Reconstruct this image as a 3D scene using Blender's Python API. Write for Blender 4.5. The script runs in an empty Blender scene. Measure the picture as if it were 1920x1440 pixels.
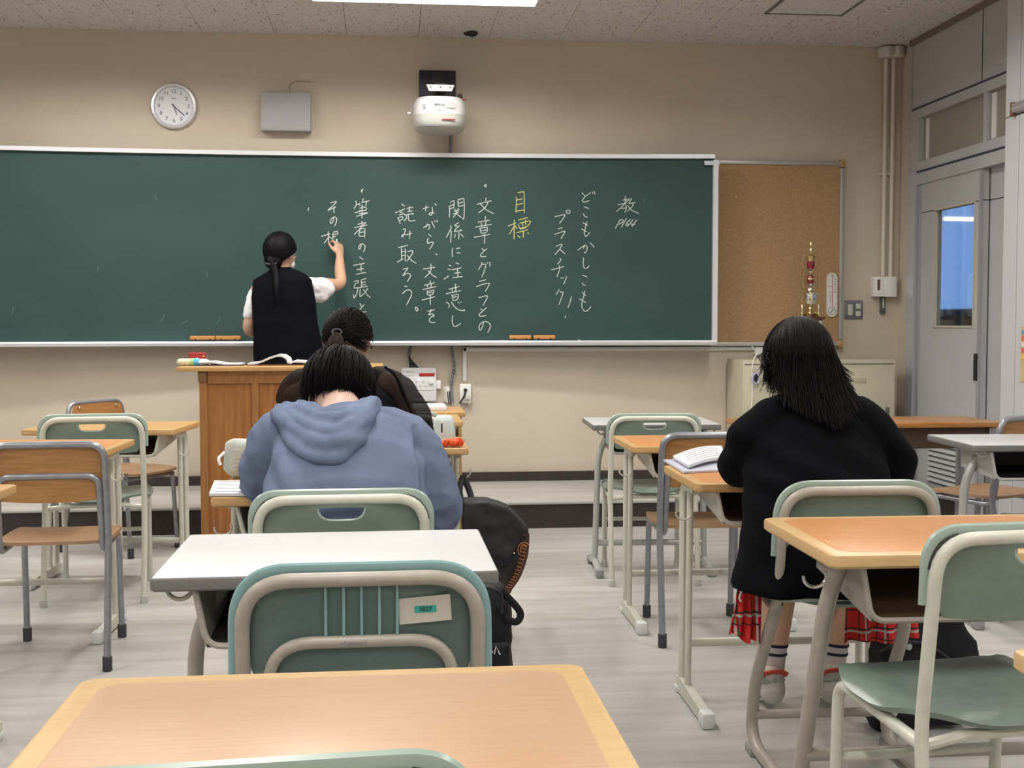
import bpy, bmesh, math, random
import numpy as np
from math import sin, cos, pi, radians, sqrt, atan2
from mathutils import Vector, Matrix, Quaternion, noise

# ---------------------------------------------------------------- scene, camera, light
SC = bpy.context.scene
COL = SC.collection
random.seed(7)
rng = np.random.default_rng(7)
F_PX, YAW, PITCH, ROLL, HC = 2255.9, .1008, .0495, .0012, 1.1889
_f = np.array([sin(YAW)*cos(PITCH), cos(YAW)*cos(PITCH), -sin(PITCH)])
_r = np.array([cos(YAW), -sin(YAW), 0.0])
_d = np.cross(_f, _r)
_r, _d = cos(ROLL)*_r + sin(ROLL)*_d, -sin(ROLL)*_r + cos(ROLL)*_d
_o = np.array([0, 0, HC])
def ray(x, y): return _r*(x-960)/F_PX + _d*(y-720)/F_PX + _f
def onZ(x, y, z): v = ray(x, y); return _o + v*(z-HC)/v[2]
def onY(x, y, Y): v = ray(x, y); return _o + v*Y/v[1]
def onX(x, y, X): v = ray(x, y); return _o + v*X/v[0]

cd = bpy.data.cameras.new('camera'); cam = bpy.data.objects.new('camera', cd); COL.objects.link(cam)
cd.sensor_width = 36; cd.lens = F_PX*36/1920; cd.clip_start = .05
m3 = Matrix((_r, -_d, -_f)).transposed()
cam.matrix_world = Matrix.Translation((0, 0, HC)) @ m3.to_4x4()
SC.camera = cam
SC.view_settings.view_transform = 'Standard'; SC.view_settings.look = 'None'
SC.view_settings.exposure = 0.22; SC.view_settings.gamma = 1; SC.view_settings.use_curve_mapping = False

w = bpy.data.worlds.new('world'); SC.world = w; w.use_nodes = True
bg = w.node_tree.nodes['Background']
bg.inputs[0].default_value = (.20, .37, .66, 1); bg.inputs[1].default_value = 1.0

H_CEIL, Y_WALL, X_R, X_L, Y_BACK = 3.045, 7.9, 3.45, -4.35, -2.1
def area(name, loc, rot, sx, sy, power, colr=(1, .93, .82), spread=pi):
    l = bpy.data.lights.new(name, 'AREA'); l.shape = 'RECTANGLE'; l.size = sx; l.size_y = sy
    l.energy = power; l.color = colr; l.spread = spread
    o = bpy.data.objects.new(name, l); o.location = loc; o.rotation_euler = rot; COL.objects.link(o); return o
# fluorescent ceiling lamps of the room: (x, y, runs along x?, length, watts)
LAMP_W = 20
LAMPS = [(x, y, False, 1.25, LAMP_W) for x in (-2.6, -.25, 2.1) for y in (-.9, 1.35, 3.6, 5.55)]
LAMPS += [(x, 6.60, True, 1.22, 26) for x in (-1.66, .20)]
for x, y, ax, L, W in LAMPS:
    area('lamp_light', (x, y, H_CEIL-.088), (0, 0, 0), (L-.06) if ax else .15, .15 if ax else (L-.06), W, (1, .965, .91), radians(165))
# daylight: the windows in the left wall
for y0 in (-.6, 1.9, 4.4):
    p = area('window_portal', (X_L+.03, y0+.9, 1.75), (0, -pi/2, 0), 1.7, 1.7, 1); p.data.cycles.is_portal = True
# ---------------------------------------------------------------- helpers
MATS = {}
def mat(name, col, rough=.5, metal=0, spec=.5, bump=0, bscale=60, var=0, vscale=8, stretch=(1, 1, 1), col2=None,
        emit=0, trans=0, alpha=1, coat=0, sheen=0, coords='Object', detail=4):
    if name in MATS: return MATS[name]
    m = bpy.data.materials.new(name); m.use_nodes = True; nt = m.node_tree; b = nt.nodes['Principled BSDF']
    b.inputs['Base Color'].default_value = (*col, 1); b.inputs['Roughness'].default_value = rough
    b.inputs['Metallic'].default_value = metal; b.inputs['Specular IOR Level'].default_value = spec
    b.inputs['Alpha'].default_value = alpha; b.inputs['Transmission Weight'].default_value = trans
    b.inputs['Coat Weight'].default_value = coat; b.inputs['Sheen Weight'].default_value = sheen
    if emit: b.inputs['Emission Color'].default_value = (*col, 1); b.inputs['Emission Strength'].default_value = emit
    tc = nt.nodes.new('ShaderNodeTexCoord'); mp = nt.nodes.new('ShaderNodeMapping')
    mp.inputs['Scale'].default_value = stretch; nt.links.new(tc.outputs[coords], mp.inputs[0])
    if var or col2:
        n = nt.nodes.new('ShaderNodeTexNoise'); n.inputs['Scale'].default_value = vscale; n.inputs['Detail'].default_value = detail
        nt.links.new(mp.outputs[0], n.inputs['Vector'])
        r = nt.nodes.new('ShaderNodeValToRGB'); c2 = col2 or tuple(c*(1-var) for c in col); c1 = col if col2 else tuple(min(1, c*(1+var)) for c in col)
        r.color_ramp.elements[0].position = .34; r.color_ramp.elements[1].position = .66
        r.color_ramp.elements[0].color = (*c2, 1); r.color_ramp.elements[1].color = (*c1, 1)
        nt.links.new(n.outputs[0], r.inputs[0]); nt.links.new(r.outputs[0], b.inputs['Base Color'])
    if bump:
        n = nt.nodes.new('ShaderNodeTexNoise'); n.inputs['Scale'].default_value = bscale; n.inputs['Detail'].default_value = 3
        nt.links.new(mp.outputs[0], n.inputs['Vector'])
        bn = nt.nodes.new('ShaderNodeBump'); bn.inputs['Strength'].default_value = bump; bn.inputs['Distance'].default_value = .004
        nt.links.new(n.outputs[0], bn.inputs['Height']); nt.links.new(bn.outputs[0], b.inputs['Normal'])
    MATS[name] = m; return m

def frames(P, up=None):
    P = [Vector(p) for p in P]; n = len(P); T = []
    for i in range(n):
        t = P[min(i+1, n-1)] - P[max(i-1, 0)]; T.append(t.normalized() if t.length > 1e-9 else Vector((0, 0, 1)))
    u = Vector(up) if up is not None else (Vector((0, 0, 1)) if abs(T[0].z) < .9 else Vector((0, 1, 0)))
    out = []
    for i in range(n):
        u = (u - T[i]*u.dot(T[i]))
        if u.length < 1e-6: u = T[i].orthogonal()
        u.normalize(); out.append((P[i], T[i], u, T[i].cross(u)))
    return out
def fil(pts, r=.04, n=5):
    P = [Vector(p) for p in pts]; out = [P[0]]
    for i in range(1, len(P)-1):
        a, b, c = P[i-1], P[i], P[i+1]; d1 = (a-b); d2 = (c-b); rr = min(r, d1.length*.49, d2.length*.49)
        s = b + d1.normalized()*rr; e = b + d2.normalized()*rr
        for k in range(n+1):
            t = k/n; out.append(s*(1-t)**2 + b*2*t*(1-t) + e*t*t)
    out.append(P[-1]); return out

class MB:
    def __init__(s): s.v = []; s.f = []
    def add(s, v, f):
        o = len(s.v); s.v += [tuple(x) for x in v]; s.f += [tuple(i+o for i in q) for q in f]; return s
    def box(s, c, d, R=None):
        x, y, z = [k/2 for k in d]; c = Vector(c)
        v = [Vector((i*x, j*y, k*z)) for i in (-1, 1) for j in (-1, 1) for k in (-1, 1)]
        v = [c + ((R @ q) if R is not None else q) for q in v]
        return s.add(v, [(0, 1, 3, 2), (4, 6, 7, 5), (0, 4, 5, 1), (2, 3, 7, 6), (0, 2, 6, 4), (1, 5, 7, 3)])
    def rbox(s, c, d, b=.005, seg=2, R=None):
        bm = bmesh.new(); bmesh.ops.create_cube(bm, size=1)
        for q in bm.verts: q.co = Vector((q.co.x*d[0], q.co.y*d[1], q.co.z*d[2]))
        bmesh.ops.bevel(bm, geom=bm.edges[:], offset=min(b, min(d)*.49), segments=seg, profile=.5, affect='EDGES')
        c = Vector(c); bm.verts.index_update()
        s.add([c + ((R @ q.co) if R is not None else q.co) for q in bm.verts], [[q.index for q in f.verts] for f in bm.faces]); bm.free(); return s
    def tube(s, P, r, n=10, closed=False, cap=True, up=None, rb=None):
        fr = frames(P, up); L = len(fr); v = []
        for i, (p, t, u, w_) in enumerate(fr):
            ra = r[i] if isinstance(r, (list, tuple)) else r
            rc = (rb[i] if isinstance(rb, (list, tuple)) else rb) if rb is not None else ra
            for k in range(n):
                a = 2*pi*k/n; v.append(p + u*(ra*cos(a)) + w_*(rc*sin(a)))
        f = []
        for i in range(L if closed else L-1):
            j = (i+1) % L
            for k in range(n): f.append((i*n+k, i*n+(k+1) % n, j*n+(k+1) % n, j*n+k))
        if cap and not closed: f.append(tuple(range(n))[::-1]); f.append(tuple((L-1)*n+k for k in range(n)))
        return s.add(v, f)
    def lathe(s, prof, n=24, c=(0, 0, 0), R=None, cap=True):
        c = Vector(c); v = []
        for (r, z) in prof:
            for k in range(n):
                q = Vector((r*cos(2*pi*k/n), r*sin(2*pi*k/n), z)); v.append(c + ((R @ q) if R is not None else q))
        f = []
        for i in range(len(prof)-1):
            for k in range(n): f.append((i*n+k, i*n+(k+1) % n, (i+1)*n+(k+1) % n, (i+1)*n+k))
        if cap: f.append(tuple(range(n))[::-1]); f.append(tuple((len(prof)-1)*n+k for k in range(n)))
        return s.add(v, f)
    def cyl(s, a, b, r, n=16): return s.tube([a, b], r, n)
    def prism(s, pts, d):            # pts: 3d polygon, d: extrusion vector
        n = len(pts); d = Vector(d); v = [Vector(p) for p in pts]; v += [p + d for p in v]
        f = [tuple(range(n))[::-1], tuple(range(n, 2*n))] + [(i, (i+1) % n, n+(i+1) % n, n+i) for i in range(n)]
        return s.add(v, f)
    def sheet(s, G, th, wrapu=False):  # grid of points (list of rows) -> closed sheet of thickness th
        R_, C_ = len(G), len(G[0]); A = np.array(G, float)
        du = np.gradient(A, axis=1); dv = np.gradient(A, axis=0); N = np.cross(du, dv); N /= np.maximum(np.linalg.norm(N, axis=2, keepdims=True), 1e-9)
        a = (A + N*th/2).reshape(-1, 3); b = (A - N*th/2).reshape(-1, 3); n = R_*C_; f = []
        for i in range(R_-1):
            for j in range(C_-1):
                q = (i*C_+j, i*C_+j+1, (i+1)*C_+j+1, (i+1)*C_+j); f.append(q); f.append(tuple(n+k for k in q[::-1]))
        e = [(i*C_, (i+1)*C_) for i in range(R_-1)] + [((i+1)*C_+C_-1, i*C_+C_-1) for i in range(R_-1)]
        e += [(j+1, j) for j in range(C_-1)] + [((R_-1)*C_+j, (R_-1)*C_+j+1) for j in range(C_-1)]
        f += [(p, q, n+q, n+p) for p, q in e]
        return s.add([tuple(x) for x in a] + [tuple(x) for x in b], f)
    def ell(s, c, r, R=None, n=20, m=12):
        pr = [(sin(pi*i/m), -cos(pi*i/m)) for i in range(m+1)]; c = Vector(c); v = []
        for (a, z) in pr:
            for k in range(n):
                q = Vector((a*cos(2*pi*k/n)*r[0], a*sin(2*pi*k/n)*r[1], z*r[2])); v.append(c + ((R @ q) if R is not None else q))
        f = [(i*n+k, i*n+(k+1) % n, (i+1)*n+(k+1) % n, (i+1)*n+k) for i in range(m) for k in range(n)]
        return s.add(v, f)
    def mesh(s, name, m, angle=40):
        me = bpy.data.meshes.new(name); me.from_pydata(s.v, [], s.f)
        bm = bmesh.new(); bm.from_mesh(me); bmesh.ops.remove_doubles(bm, verts=bm.verts[:], dist=1e-6)
        bmesh.ops.recalc_face_normals(bm, faces=bm.faces[:]); bm.to_mesh(me); bm.free()
        for p in me.polygons: p.use_smooth = True
        me.set_sharp_from_angle(angle=radians(angle))
        if m: me.materials.append(m)
        return me
    def build(s, name, m, parent=None, label=None, angle=40, kind=None):
        o = bpy.data.objects.new(name, s.mesh(name, m, angle)); COL.objects.link(o)
        if parent is not None: o.parent = parent
        if label: o['label'] = label
        if kind: o['kind'] = kind
        return o
def tag(o, label, cat=None, group=None):
    o['label'] = label
    if cat: o['category'] = cat
    if group: o['group'] = group
    return o
def thing(name, loc=(0, 0, 0), rz=0, label=None, cat=None, group=None, sc=1):
    o = bpy.data.objects.new(name, None); COL.objects.link(o); o.location = loc; o.rotation_euler = (0, 0, rz); o.scale = (sc,)*3
    o.empty_display_size = .1
    if label: tag(o, label, cat, group)
    return o
def tree(o, parent=None):
    c = o.copy(); COL.objects.link(c); c.parent = parent
    for ch in list(o.children): tree(ch, c)
    return c
def place(proto, loc, rz, label, sc=1, skip=()):
    o = proto if not proto.get('used') else None
    if o is None:
        o = tree(proto)
        del o['used']
    else: proto['used'] = 1
    o.location = loc; o.rotation_euler = (0, 0, rz); o.scale = (sc,)*3; o['label'] = label
    return o
PROTOS = []
def S(o): o['kind'] = 'structure'; return o
def RZ(a): return Matrix.Rotation(a, 3, 'Z')
def RX(a): return Matrix.Rotation(a, 3, 'X')
def RY(a): return Matrix.Rotation(a, 3, 'Y')

def text_mesh(name, s, size, m, M, parent=None, bold=.0, align='CENTER', label=None):
    cu = bpy.data.curves.new(name, 'FONT'); cu.body = s; cu.size = size; cu.align_x = align; cu.align_y = 'CENTER'; cu.offset = bold; cu.resolution_u = 3
    t = bpy.data.objects.new(name+'_tmp', cu); COL.objects.link(t)
    dg = bpy.context.evaluated_depsgraph_get(); me = bpy.data.meshes.new_from_object(t.evaluated_get(dg))
    bpy.data.objects.remove(t); bpy.data.curves.remove(cu)
    me.transform(M); me.materials.clear(); me.materials.append(m); me.name = name
    o = bpy.data.objects.new(name, me); COL.objects.link(o)
    if parent is not None: o.parent = parent
    if label: o['label'] = label
    return o
# ---------------------------------------------------------------- materials
WHITE = mat('white_plastic', (.78, .78, .76), .4)
OFFW = mat('cream_enamel', (.585, .58, .50), .35, var=.05, vscale=30, bump=.05)
BEIGE = mat('beige_enamel', (.37, .338, .29), .35, var=.05, vscale=30)
GRAYT = mat('grey_steel_tube', (.30, .31, .34), .32, metal=.55, var=.1, vscale=40)
SILV = mat('light_grey_leg', (.47, .47, .45), .35, metal=.2)
ALU = mat('aluminium', (.70, .71, .74), .33, metal=.7)
CHROME = mat('chrome', (.8, .8, .8), .15, metal=1)
DARK = mat('black_plastic', (.012, .012, .014), .5)
RUB = mat('dark_rubber', (.05, .05, .06), .7)
GREEN = mat('sage_green_plastic', (.160, .215, .178), .27, var=.06, vscale=25, bump=.06, bscale=300)
GREENR = mat('pale_green_rim', (.33, .42, .37), .28)
TEAL = mat('teal_rim', (.21, .36, .37), .2, coat=.3)
WOODT = mat('desk_wood', (.62, .36, .145), .38, col2=(.50, .27, .095), vscale=6, stretch=(1.2, 14, 14), bump=.05)
WOODE = mat('desk_edge_wood', (.55, .345, .15), .38, col2=(.45, .265, .10), vscale=6, stretch=(1.5, 16, 16))
INLAY = mat('orange_desk_inlay', (.545, .25, .085), .42, col2=(.48, .205, .066), vscale=7, stretch=(1, 22, 22))
INLAY_GLOSS = mat('gloss_paled_inlay', (.53, .335, .205), .34, col2=(.49, .30, .18), vscale=7, stretch=(1, 22, 22))  # orange inlay made paler and pinker: gloss reflection put into its colour
EDGE3 = mat('pale_desk_border', (.60, .405, .195), .36, col2=(.55, .36, .165), vscale=9, stretch=(2, 9, 9))
PLYW = mat('chair_plywood', (.46, .235, .085), .38, col2=(.36, .17, .055), vscale=5, stretch=(1.5, 12, 18))
PLYS = mat('worn_seat_plywood', (.36, .22, .12), .45, col2=(.27, .155, .085), vscale=5, stretch=(2, 14, 14))
WTOP = mat('white_laminate', (.66, .66, .66), .33)
GTOP = mat('grey_laminate', (.55, .55, .55), .3)
GEDGE = mat('grey_edge_band', (.15, .147, .14), .45)
TRAYIN = mat('dark_tray', (.030, .026, .024), .55)
TRAYBR = mat('brown_tray', (.10, .065, .04), .5)
PODW = mat('podium_wood', (.37, .155, .042), .38, col2=(.27, .10, .024), vscale=4, stretch=(14, 14, 1.1), bump=.04, detail=6)
PODL = mat('podium_frame_wood', (.35, .165, .052), .38, col2=(.28, .12, .035), vscale=5, stretch=(12, 12, 1.2))
SKIN = mat('skin', (.53, .33, .225), .5, spec=.35)
HAIR = mat('black_hair', (.005, .0045, .006), .5, spec=.09)
PAPER = mat('paper', (.66, .67, .70), .6)
INK = mat('black_ink', (.02, .02, .022), .6)
GINK = mat('grey_ink', (.22, .22, .25), .6)
# ---------------------------------------------------------------- room shell
def wallmat(name, c, c2):
    m = mat(name, c, .85, spec=.25, col2=c2, vscale=2.2, bump=.25, bscale=140); return m
WALL = wallmat('beige_wallpaper', (.60, .525, .43), (.57, .495, .40))
m = bpy.data.materials.new('rockwool_ceiling'); m.use_nodes = True; nt = m.node_tree; b = nt.nodes['Principled BSDF']
tc = nt.nodes.new('ShaderNodeTexCoord'); n1 = nt.nodes.new('ShaderNodeTexNoise'); n1.inputs['Scale'].default_value = 75; n1.inputs['Detail'].default_value = 2
mp = nt.nodes.new('ShaderNodeMapping'); mp.inputs['Scale'].default_value = (1, .45, 1); ge = nt.nodes.new('ShaderNodeNewGeometry'); nt.links.new(ge.outputs['Position'], mp.inputs[0]); nt.links.new(mp.outputs[0], n1.inputs['Vector'])
r = nt.nodes.new('ShaderNodeValToRGB'); r.color_ramp.elements[0].position = .31; r.color_ramp.elements[1].position = .39
r.color_ramp.elements[0].color = (.24, .23, .22, 1); r.color_ramp.elements[1].color = (.62, .60, .58, 1)
nt.links.new(n1.outputs[0], r.inputs[0]); nt.links.new(r.outputs[0], b.inputs['Base Color']); b.inputs['Roughness'].default_value = .9
CEIL = m
m = bpy.data.materials.new('vinyl_floor'); m.use_nodes = True; nt = m.node_tree; b = nt.nodes['Principled BSDF']
tc = nt.nodes.new('ShaderNodeTexCoord')
def nz(sc, st, det=5):
    mp = nt.nodes.new('ShaderNodeMapping'); mp.inputs['Scale'].default_value = st; nt.links.new(tc.outputs['Object'], mp.inputs[0])
    n = nt.nodes.new('ShaderNodeTexNoise'); n.inputs['Scale'].default_value = sc; n.inputs['Detail'].default_value = det; nt.links.new(mp.outputs[0], n.inputs['Vector']); return n
a1 = nz(3.2, (.45, 4.5, 1)); a2 = nz(1.1, (1, 1.4, 1), 3)
r1 = nt.nodes.new('ShaderNodeValToRGB'); r1.color_ramp.elements[0].position = .30; r1.color_ramp.elements[1].position = .58
r1.color_ramp.elements[0].color = (.415, .397, .375, 1); r1.color_ramp.elements[1].color = (.515, .50, .48, 1)
r2 = nt.nodes.new('ShaderNodeValToRGB'); r2.color_ramp.elements[0].position = .3; r2.color_ramp.elements[1].position = .65
r2.color_ramp.elements[0].color = (.84, .83, .82, 1); r2.color_ramp.elements[1].color = (1, 1, 1, 1)
mx = nt.nodes.new('ShaderNodeMix'); mx.data_type = 'RGBA'; mx.blend_type = 'MULTIPLY'; mx.inputs[0].default_value = 1
nt.links.new(a1.outputs[0], r1.inputs[0]); nt.links.new(a2.outputs[0], r2.inputs[0])
nt.links.new(r1.outputs[0], mx.inputs[6]); nt.links.new(r2.outputs[0], mx.inputs[7]); nt.links.new(mx.outputs[2], b.inputs['Base Color'])
b.inputs['Roughness'].default_value = .34; b.inputs['Specular IOR Level'].default_value = .4
FLOOR = m
BASEB = mat('dark_baseboard', (.032, .022, .020), .5, var=.2, vscale=20)
PART = mat('grey_steel_partition', (.44, .44, .45), .45, var=.03, vscale=3)
PARTD = mat('partition_seam', (.05, .05, .07), .6)

def slab(name, c, d, m): return S(MB().box(c, d).build(name, m))
slab('floor', (-.4, 2.9, -.05), (8.6, 10.4, .1), FLOOR)
slab('ceiling', (-.4, 2.9, H_CEIL+.062), (8.6, 10.4, .1), CEIL)
slab('wall_front', (-.59, Y_WALL+.06, 1.52), (8.22, .12, 3.2), WALL)
slab('wall_back', (-.4, Y_BACK-.06, 1.52), (8.6, .12, 3.2), WALL)
# left wall with three windows
lw = MB(); ys = [Y_BACK-.1]
for y0 in (-.6, 1.9, 4.4): ys += [y0, y0+1.8]
ys += [Y_WALL+.1]
for a, b_ in zip(ys[0::2], ys[1::2]): lw.box((X_L-.06, (a+b_)/2, 1.52), (.12, b_-a, 3.2))
for a, b_ in zip(ys[1:-1:2], ys[2:-1:2]):
    lw.box((X_L-.06, (a+b_)/2, .4), (.12, b_-a, .98)); lw.box((X_L-.06, (a+b_)/2, 2.86), (.12, b_-a, .52))
S(lw.build('wall_left', WALL))
GLASS = mat('window_glass', (1, 1, 1), .02, trans=1)
for i, y0 in enumerate((-.6, 1.9, 4.4)):
    t = S(thing('window_%d' % (i+2), (X_L-.05, y0+.9, .89)))
    fr = MB()
    for yy in (-.88, 0, .88): fr.box((0, yy, .855), (.06, .05, 1.71))
    for zz in (.02, 1.69): fr.box((0, 0, zz), (.06, 1.8, .04))
    fr.build('window_frame', ALU, t)
    for s_ in (-1, 1): MB().box((0, s_*.44, .855), (.006, .84, 1.62)).build('pane', GLASS, t)

# platform in front of the blackboard
t = thing('teaching_platform', (0, 6.92, 0), 0, 'low grey vinyl teaching platform with dark riser under the chalkboard', 'platform')
MB().box((-.45, .478, .075), (7.7, .950, .147)).build('platform_riser', BASEB, t)
MB().box((-.45, .4815, .151), (7.7, .945, .008)).build('platform_top', FLOOR, t)
MB().rbox((-.45, .008, .148), (7.7, .035, .016), .004).build('nosing', mat('nosing_vinyl', (.42, .41, .38), .4), t)
S(MB().box((-.45, Y_WALL-.018, .185), (7.7, .036, .058)).build('baseboard_front', BASEB))

# ceiling access hatch outline, seams of the ceiling boards
p1, p2 = onZ(1437, 24, H_CEIL), onZ(1577, 28, H_CEIL)
fr = MB(); w_ = p2[0]-p1[0]; cx, cy = (p1[0]+p2[0])/2, p1[1]-.3
for s_ in (-1, 1):
    fr.box((cx+s_*w_/2, cy, H_CEIL-.003), (.022, .6, .006)); fr.box((cx, cy+s_*.3, H_CEIL-.003), (w_+.022, .022, .006))
t = thing('ceiling_hatch', (0, 0, 0), 0, 'square access hatch with dark outline in the ceiling', 'hatch')
fr.build('hatch_frame', mat('hatch_frame_grey', (.16, .15, .14), .5), t); MB().box((cx, cy, H_CEIL-.002), (w_-.02, .58, .004)).build('hatch_panel', CEIL, t)
cl = bpy.data.objects['ceiling']; cl.data.materials[0] = mat('ceiling_seam', (.25, .24, .23), .9)
bme = MB().box((0, 0, -.005), (.4525, .9075, .01)).mesh('ceiling_board', CEIL)
for i in range(18):
    for j in range(11):
        o = bpy.data.objects.new('ceiling_board', bme); COL.objects.link(o); o.parent = cl
        o.location = (-4.13+i*.455, Y_WALL-.455-j*.91, H_CEIL+.0095)
c = onZ(885, 66, H_CEIL-.02); t = thing('ceiling_sensor', (c[0], c[1], H_CEIL), 0, 'small dark sensor fixed to the ceiling above the projector', 'sensor')
MB().lathe([(.035, 0), (.04, -.008), (.03, -.02), (.012, -.03)], 16).build('sensor_body', DARK, t)
MB().tube([(-.01, 0, -.012), (-.035, 0, -.02), (-.05, .01, -.006)], .007, 6).build('sensor_lead', RUB, t)

# ---- lamps
LW = mat('lamp_housing', (.8, .8, .82), .4)
LE = mat('lamp_tube', (1, .97, .9), .4, emit=7)
for i, (x, y, ax, L, W) in enumerate(LAMPS):
    bl = ax
    t = thing('ceiling_lamp', (x, y, H_CEIL), pi/2 if ax else 0,
              ('white fluorescent lamp along the board, %s' % ('left one above the clock' if x < -1 else 'right one at the top edge')) if bl else 'white fluorescent ceiling lamp, %s row, number %s from the back of the room' % ({-2.6: 'left', -.25: 'middle', 2.1: 'right'}[x], {-.9: 'one', 1.35: 'two', 3.6: 'three', 5.55: 'four'}[y]), 'ceiling lamp', None if bl else 'ceiling lamps over the desks')
    h = MB(); W2 = .11
    h.box((0, 0, -.008), (.22, L, .016))
    for s_ in (-1, 1): h.box((s_*W2, 0, -.05), (.006, L, .10)); h.box((0, s_*L/2, -.05), (.22, .006, .10))
    h.build('housing', LW, t)
    for s_ in (-1, 1): MB().cyl((s_*.05, -L/2+.02, -.05), (s_*.05, L/2-.02, -.05), .014, 10).build('tube', LE, t)

# ---- right side: recessed sliding doors, transom, steel partition
XD = 3.42
dr = S(thing('door_1', (0, 0, 0)))
fw = MB()                                        # door frame, jamb in the corner
fw.box((XD+.03, 7.70, 1.5), (.06, .05, 3.06)); fw.box((XD+.01, 7.632, 1.09), (.05, .098, 2.18))
fw.build('door_frame', mat('door_frame_silver', (.55, .56, .60), .35, metal=.35), dr)
MB().box((XD+.05, 7.82, 1.52), (.06, .2, 3.06)).build('corner_filler', WALL, dr)
MB().box((XD+.02, 6.945, 2.815), (.04, 1.47, .45)).build('header_panel', PART, dr)
sm = MB(); sm.box((XD-.001, 6.735, 2.815), (.003, .006, .44)); sm.box((XD-.003, 6.945, 2.588), (.004, 1.46, .010)); sm.box((XD-.003, 6.945, 2.176), (.004, 1.46, .009)); sm.build('seam', PARTD, dr)
MB().box((XD+.03, 6.9, 3.03), (.09, 1.6, .05)).build('top_rail', mat('brown_rail', (.20, .16, .13), .6), dr)
tf = MB()
for z in (2.552, 2.21): tf.box((XD+.02, 6.95, z), (.045, 1.49, .058))
tf.box((XD+.021, 7.633, 2.381), (.044, .125, .282)); tf.box((XD+.02, 6.70, 2.38), (.03, .045, .30)); tf.build('transom_frame', PART, dr)
FROST = mat('frosted_pane', (.30, .275, .24), .25, spec=.5)
for a, b_ in ((7.57, 6.72), (6.68, 6.2)): MB().box((XD+.035, (a+b_)/2, 2.38), (.008, a-b_, .30)).build('transom_pane', FROST, dr)
TL = mat('pale_slit', (.75, .75, .70), .4)
for y in (7.50, 6.64): MB().box((XD+.028, y, 2.38), (.006, .05 if y < 7 else .035, .26)).build('pane_slit', TL, dr)
HB = MB(); HB.box((XD+.03, 6.945, 2.13), (.06, 1.51, .075)); HB.build('door_head', PART, dr)
for li, (ya, yb, dx) in enumerate(((7.56, 6.72, .03), (6.80, 5.98, .075))):
    x = XD+dx; cy = (ya+yb)/2; W_ = ya-yb
    g0, g1 = cy-.26, cy+.26
    if li == 0: g0, g1 = 6.812, 7.335
    else: g0, g1 = 6.03, 6.555
    lf = MB()
    lf.box((x, cy, .60), (.035, W_, 1.14)); lf.box((x, cy, 2.0), (.035, W_, .19))
    lf.box((x, (ya+g1)/2, 1.54), (.035, ya-g1, .74)); lf.box((x, (g0+yb)/2, 1.54), (.035, g0-yb, .74))
    lf.build('door_leaf', PART, dr)
    rv = MB()
    for yy in (g0, g1): rv.box((x, yy, 1.54), (.05, .012, .76))
    for zz in (1.172, 1.908): rv.box((x, (g0+g1)/2, zz), (.05, g1-g0, .012))
    rv.build('glazing_bead', mat('cream_bead', (.50, .48, .40), .5), dr)
    MB().box((x, (g0+g1)/2, 1.54), (.005, g1-g0, .73)).build('door_pane', mat('door_glass', (.92, .96, 1), .03, trans=1), dr)
    ed = MB(); ed.box((x-.022, yb+.015, 1.06), (.012, .03, 2.05)); ed.box((x-.022, ya-.015, 1.06), (.012, .022, 2.05)); ed.build('door_edge', mat('door_edge_silver', (.42, .42, .45), .35, metal=.4), dr)
    lv = MB(); la, lb = (7.37, 6.93) if li == 0 else (6.585, 6.12)
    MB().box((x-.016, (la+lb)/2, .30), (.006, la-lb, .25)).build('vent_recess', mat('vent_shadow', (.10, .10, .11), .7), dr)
    for k in range(7):
        lv = MB(); lv.box((x-.026, (la+lb)/2, .20+k*.033), (.006, la-lb, .024), RY(.55)); lv.build('vent_slat', PART, dr)
MB().rbox((XD+.002, 6.752, .935), (.02, .034, .16), .004).build('door_latch', DARK, dr)
MB().box((XD+.045, 6.7, .02), (.10, 1.7, .02)).build('door_sill', ALU, dr)
# partition in front (nearer), with picture rail and notice
pw = S(MB().box((XD+.054, 1.95, 1.52), (.25, 8.56, 3.06)).build('wall_right', PARTD))
XS = 3.30-.001; PANEL = mat('pale_steel_panel', (.55, .55, .57), .5)
yy = [6.232, 6.085, 5.2, 4.3, 3.4, 2.5, 1.6, .7, -.2, -1.1, -2.09]
for y1_, y0_ in zip(yy, yy[1:]):
    for z0_, z1_ in ((.0, 2.288), (2.297, 3.04)): MB().box((XS+.010, (y0_+y1_)/2, (z0_+z1_)/2), (.020, y1_-y0_-.005, z1_-z0_)).build('panel', PANEL, pw)
MB().box((XD+.05, 6.236, 1.52), (.26, .008, 3.06)).build('panel_end', PANEL, pw)
t = thing('picture_rail', (XS-.014, 6.12, 2.325), 0, 'aluminium picture rail with brown end cap on the pale steel panel', 'rail')
rl = MB(); rl.rbox((0, -.9, 0), (.026, 1.8, .05), .004); rl.box((-.014, -.9, -.006), (.006, 1.8, .012)); rl.build('rail', ALU, t)
MB().rbox((0, .006, -.004), (.032, .016, .075), .004).build('end_cap', mat('brown_cap', (.22, .09, .04), .5), t)
t = thing('notice_poster', (XS-.003, 6.02, 1.03), 0, 'colourful paper notice on the pale steel panel at the right edge', 'poster')
MB().box((0, -.30, 0), (.003, .6, .29)).build('sheet', mat('notice_yellow', (.60, .47, .23), .6), t)
for k, cc in enumerate(((.10, .35, .60), (.70, .16, .12), (.75, .72, .68), (.65, .15, .12), (.72, .55, .08))):
    MB().box((-.003, -.30, .115-k*.032), (.003, .58, .024)).build('printed_band', mat('band%d' % k, cc, .6), t)
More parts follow.
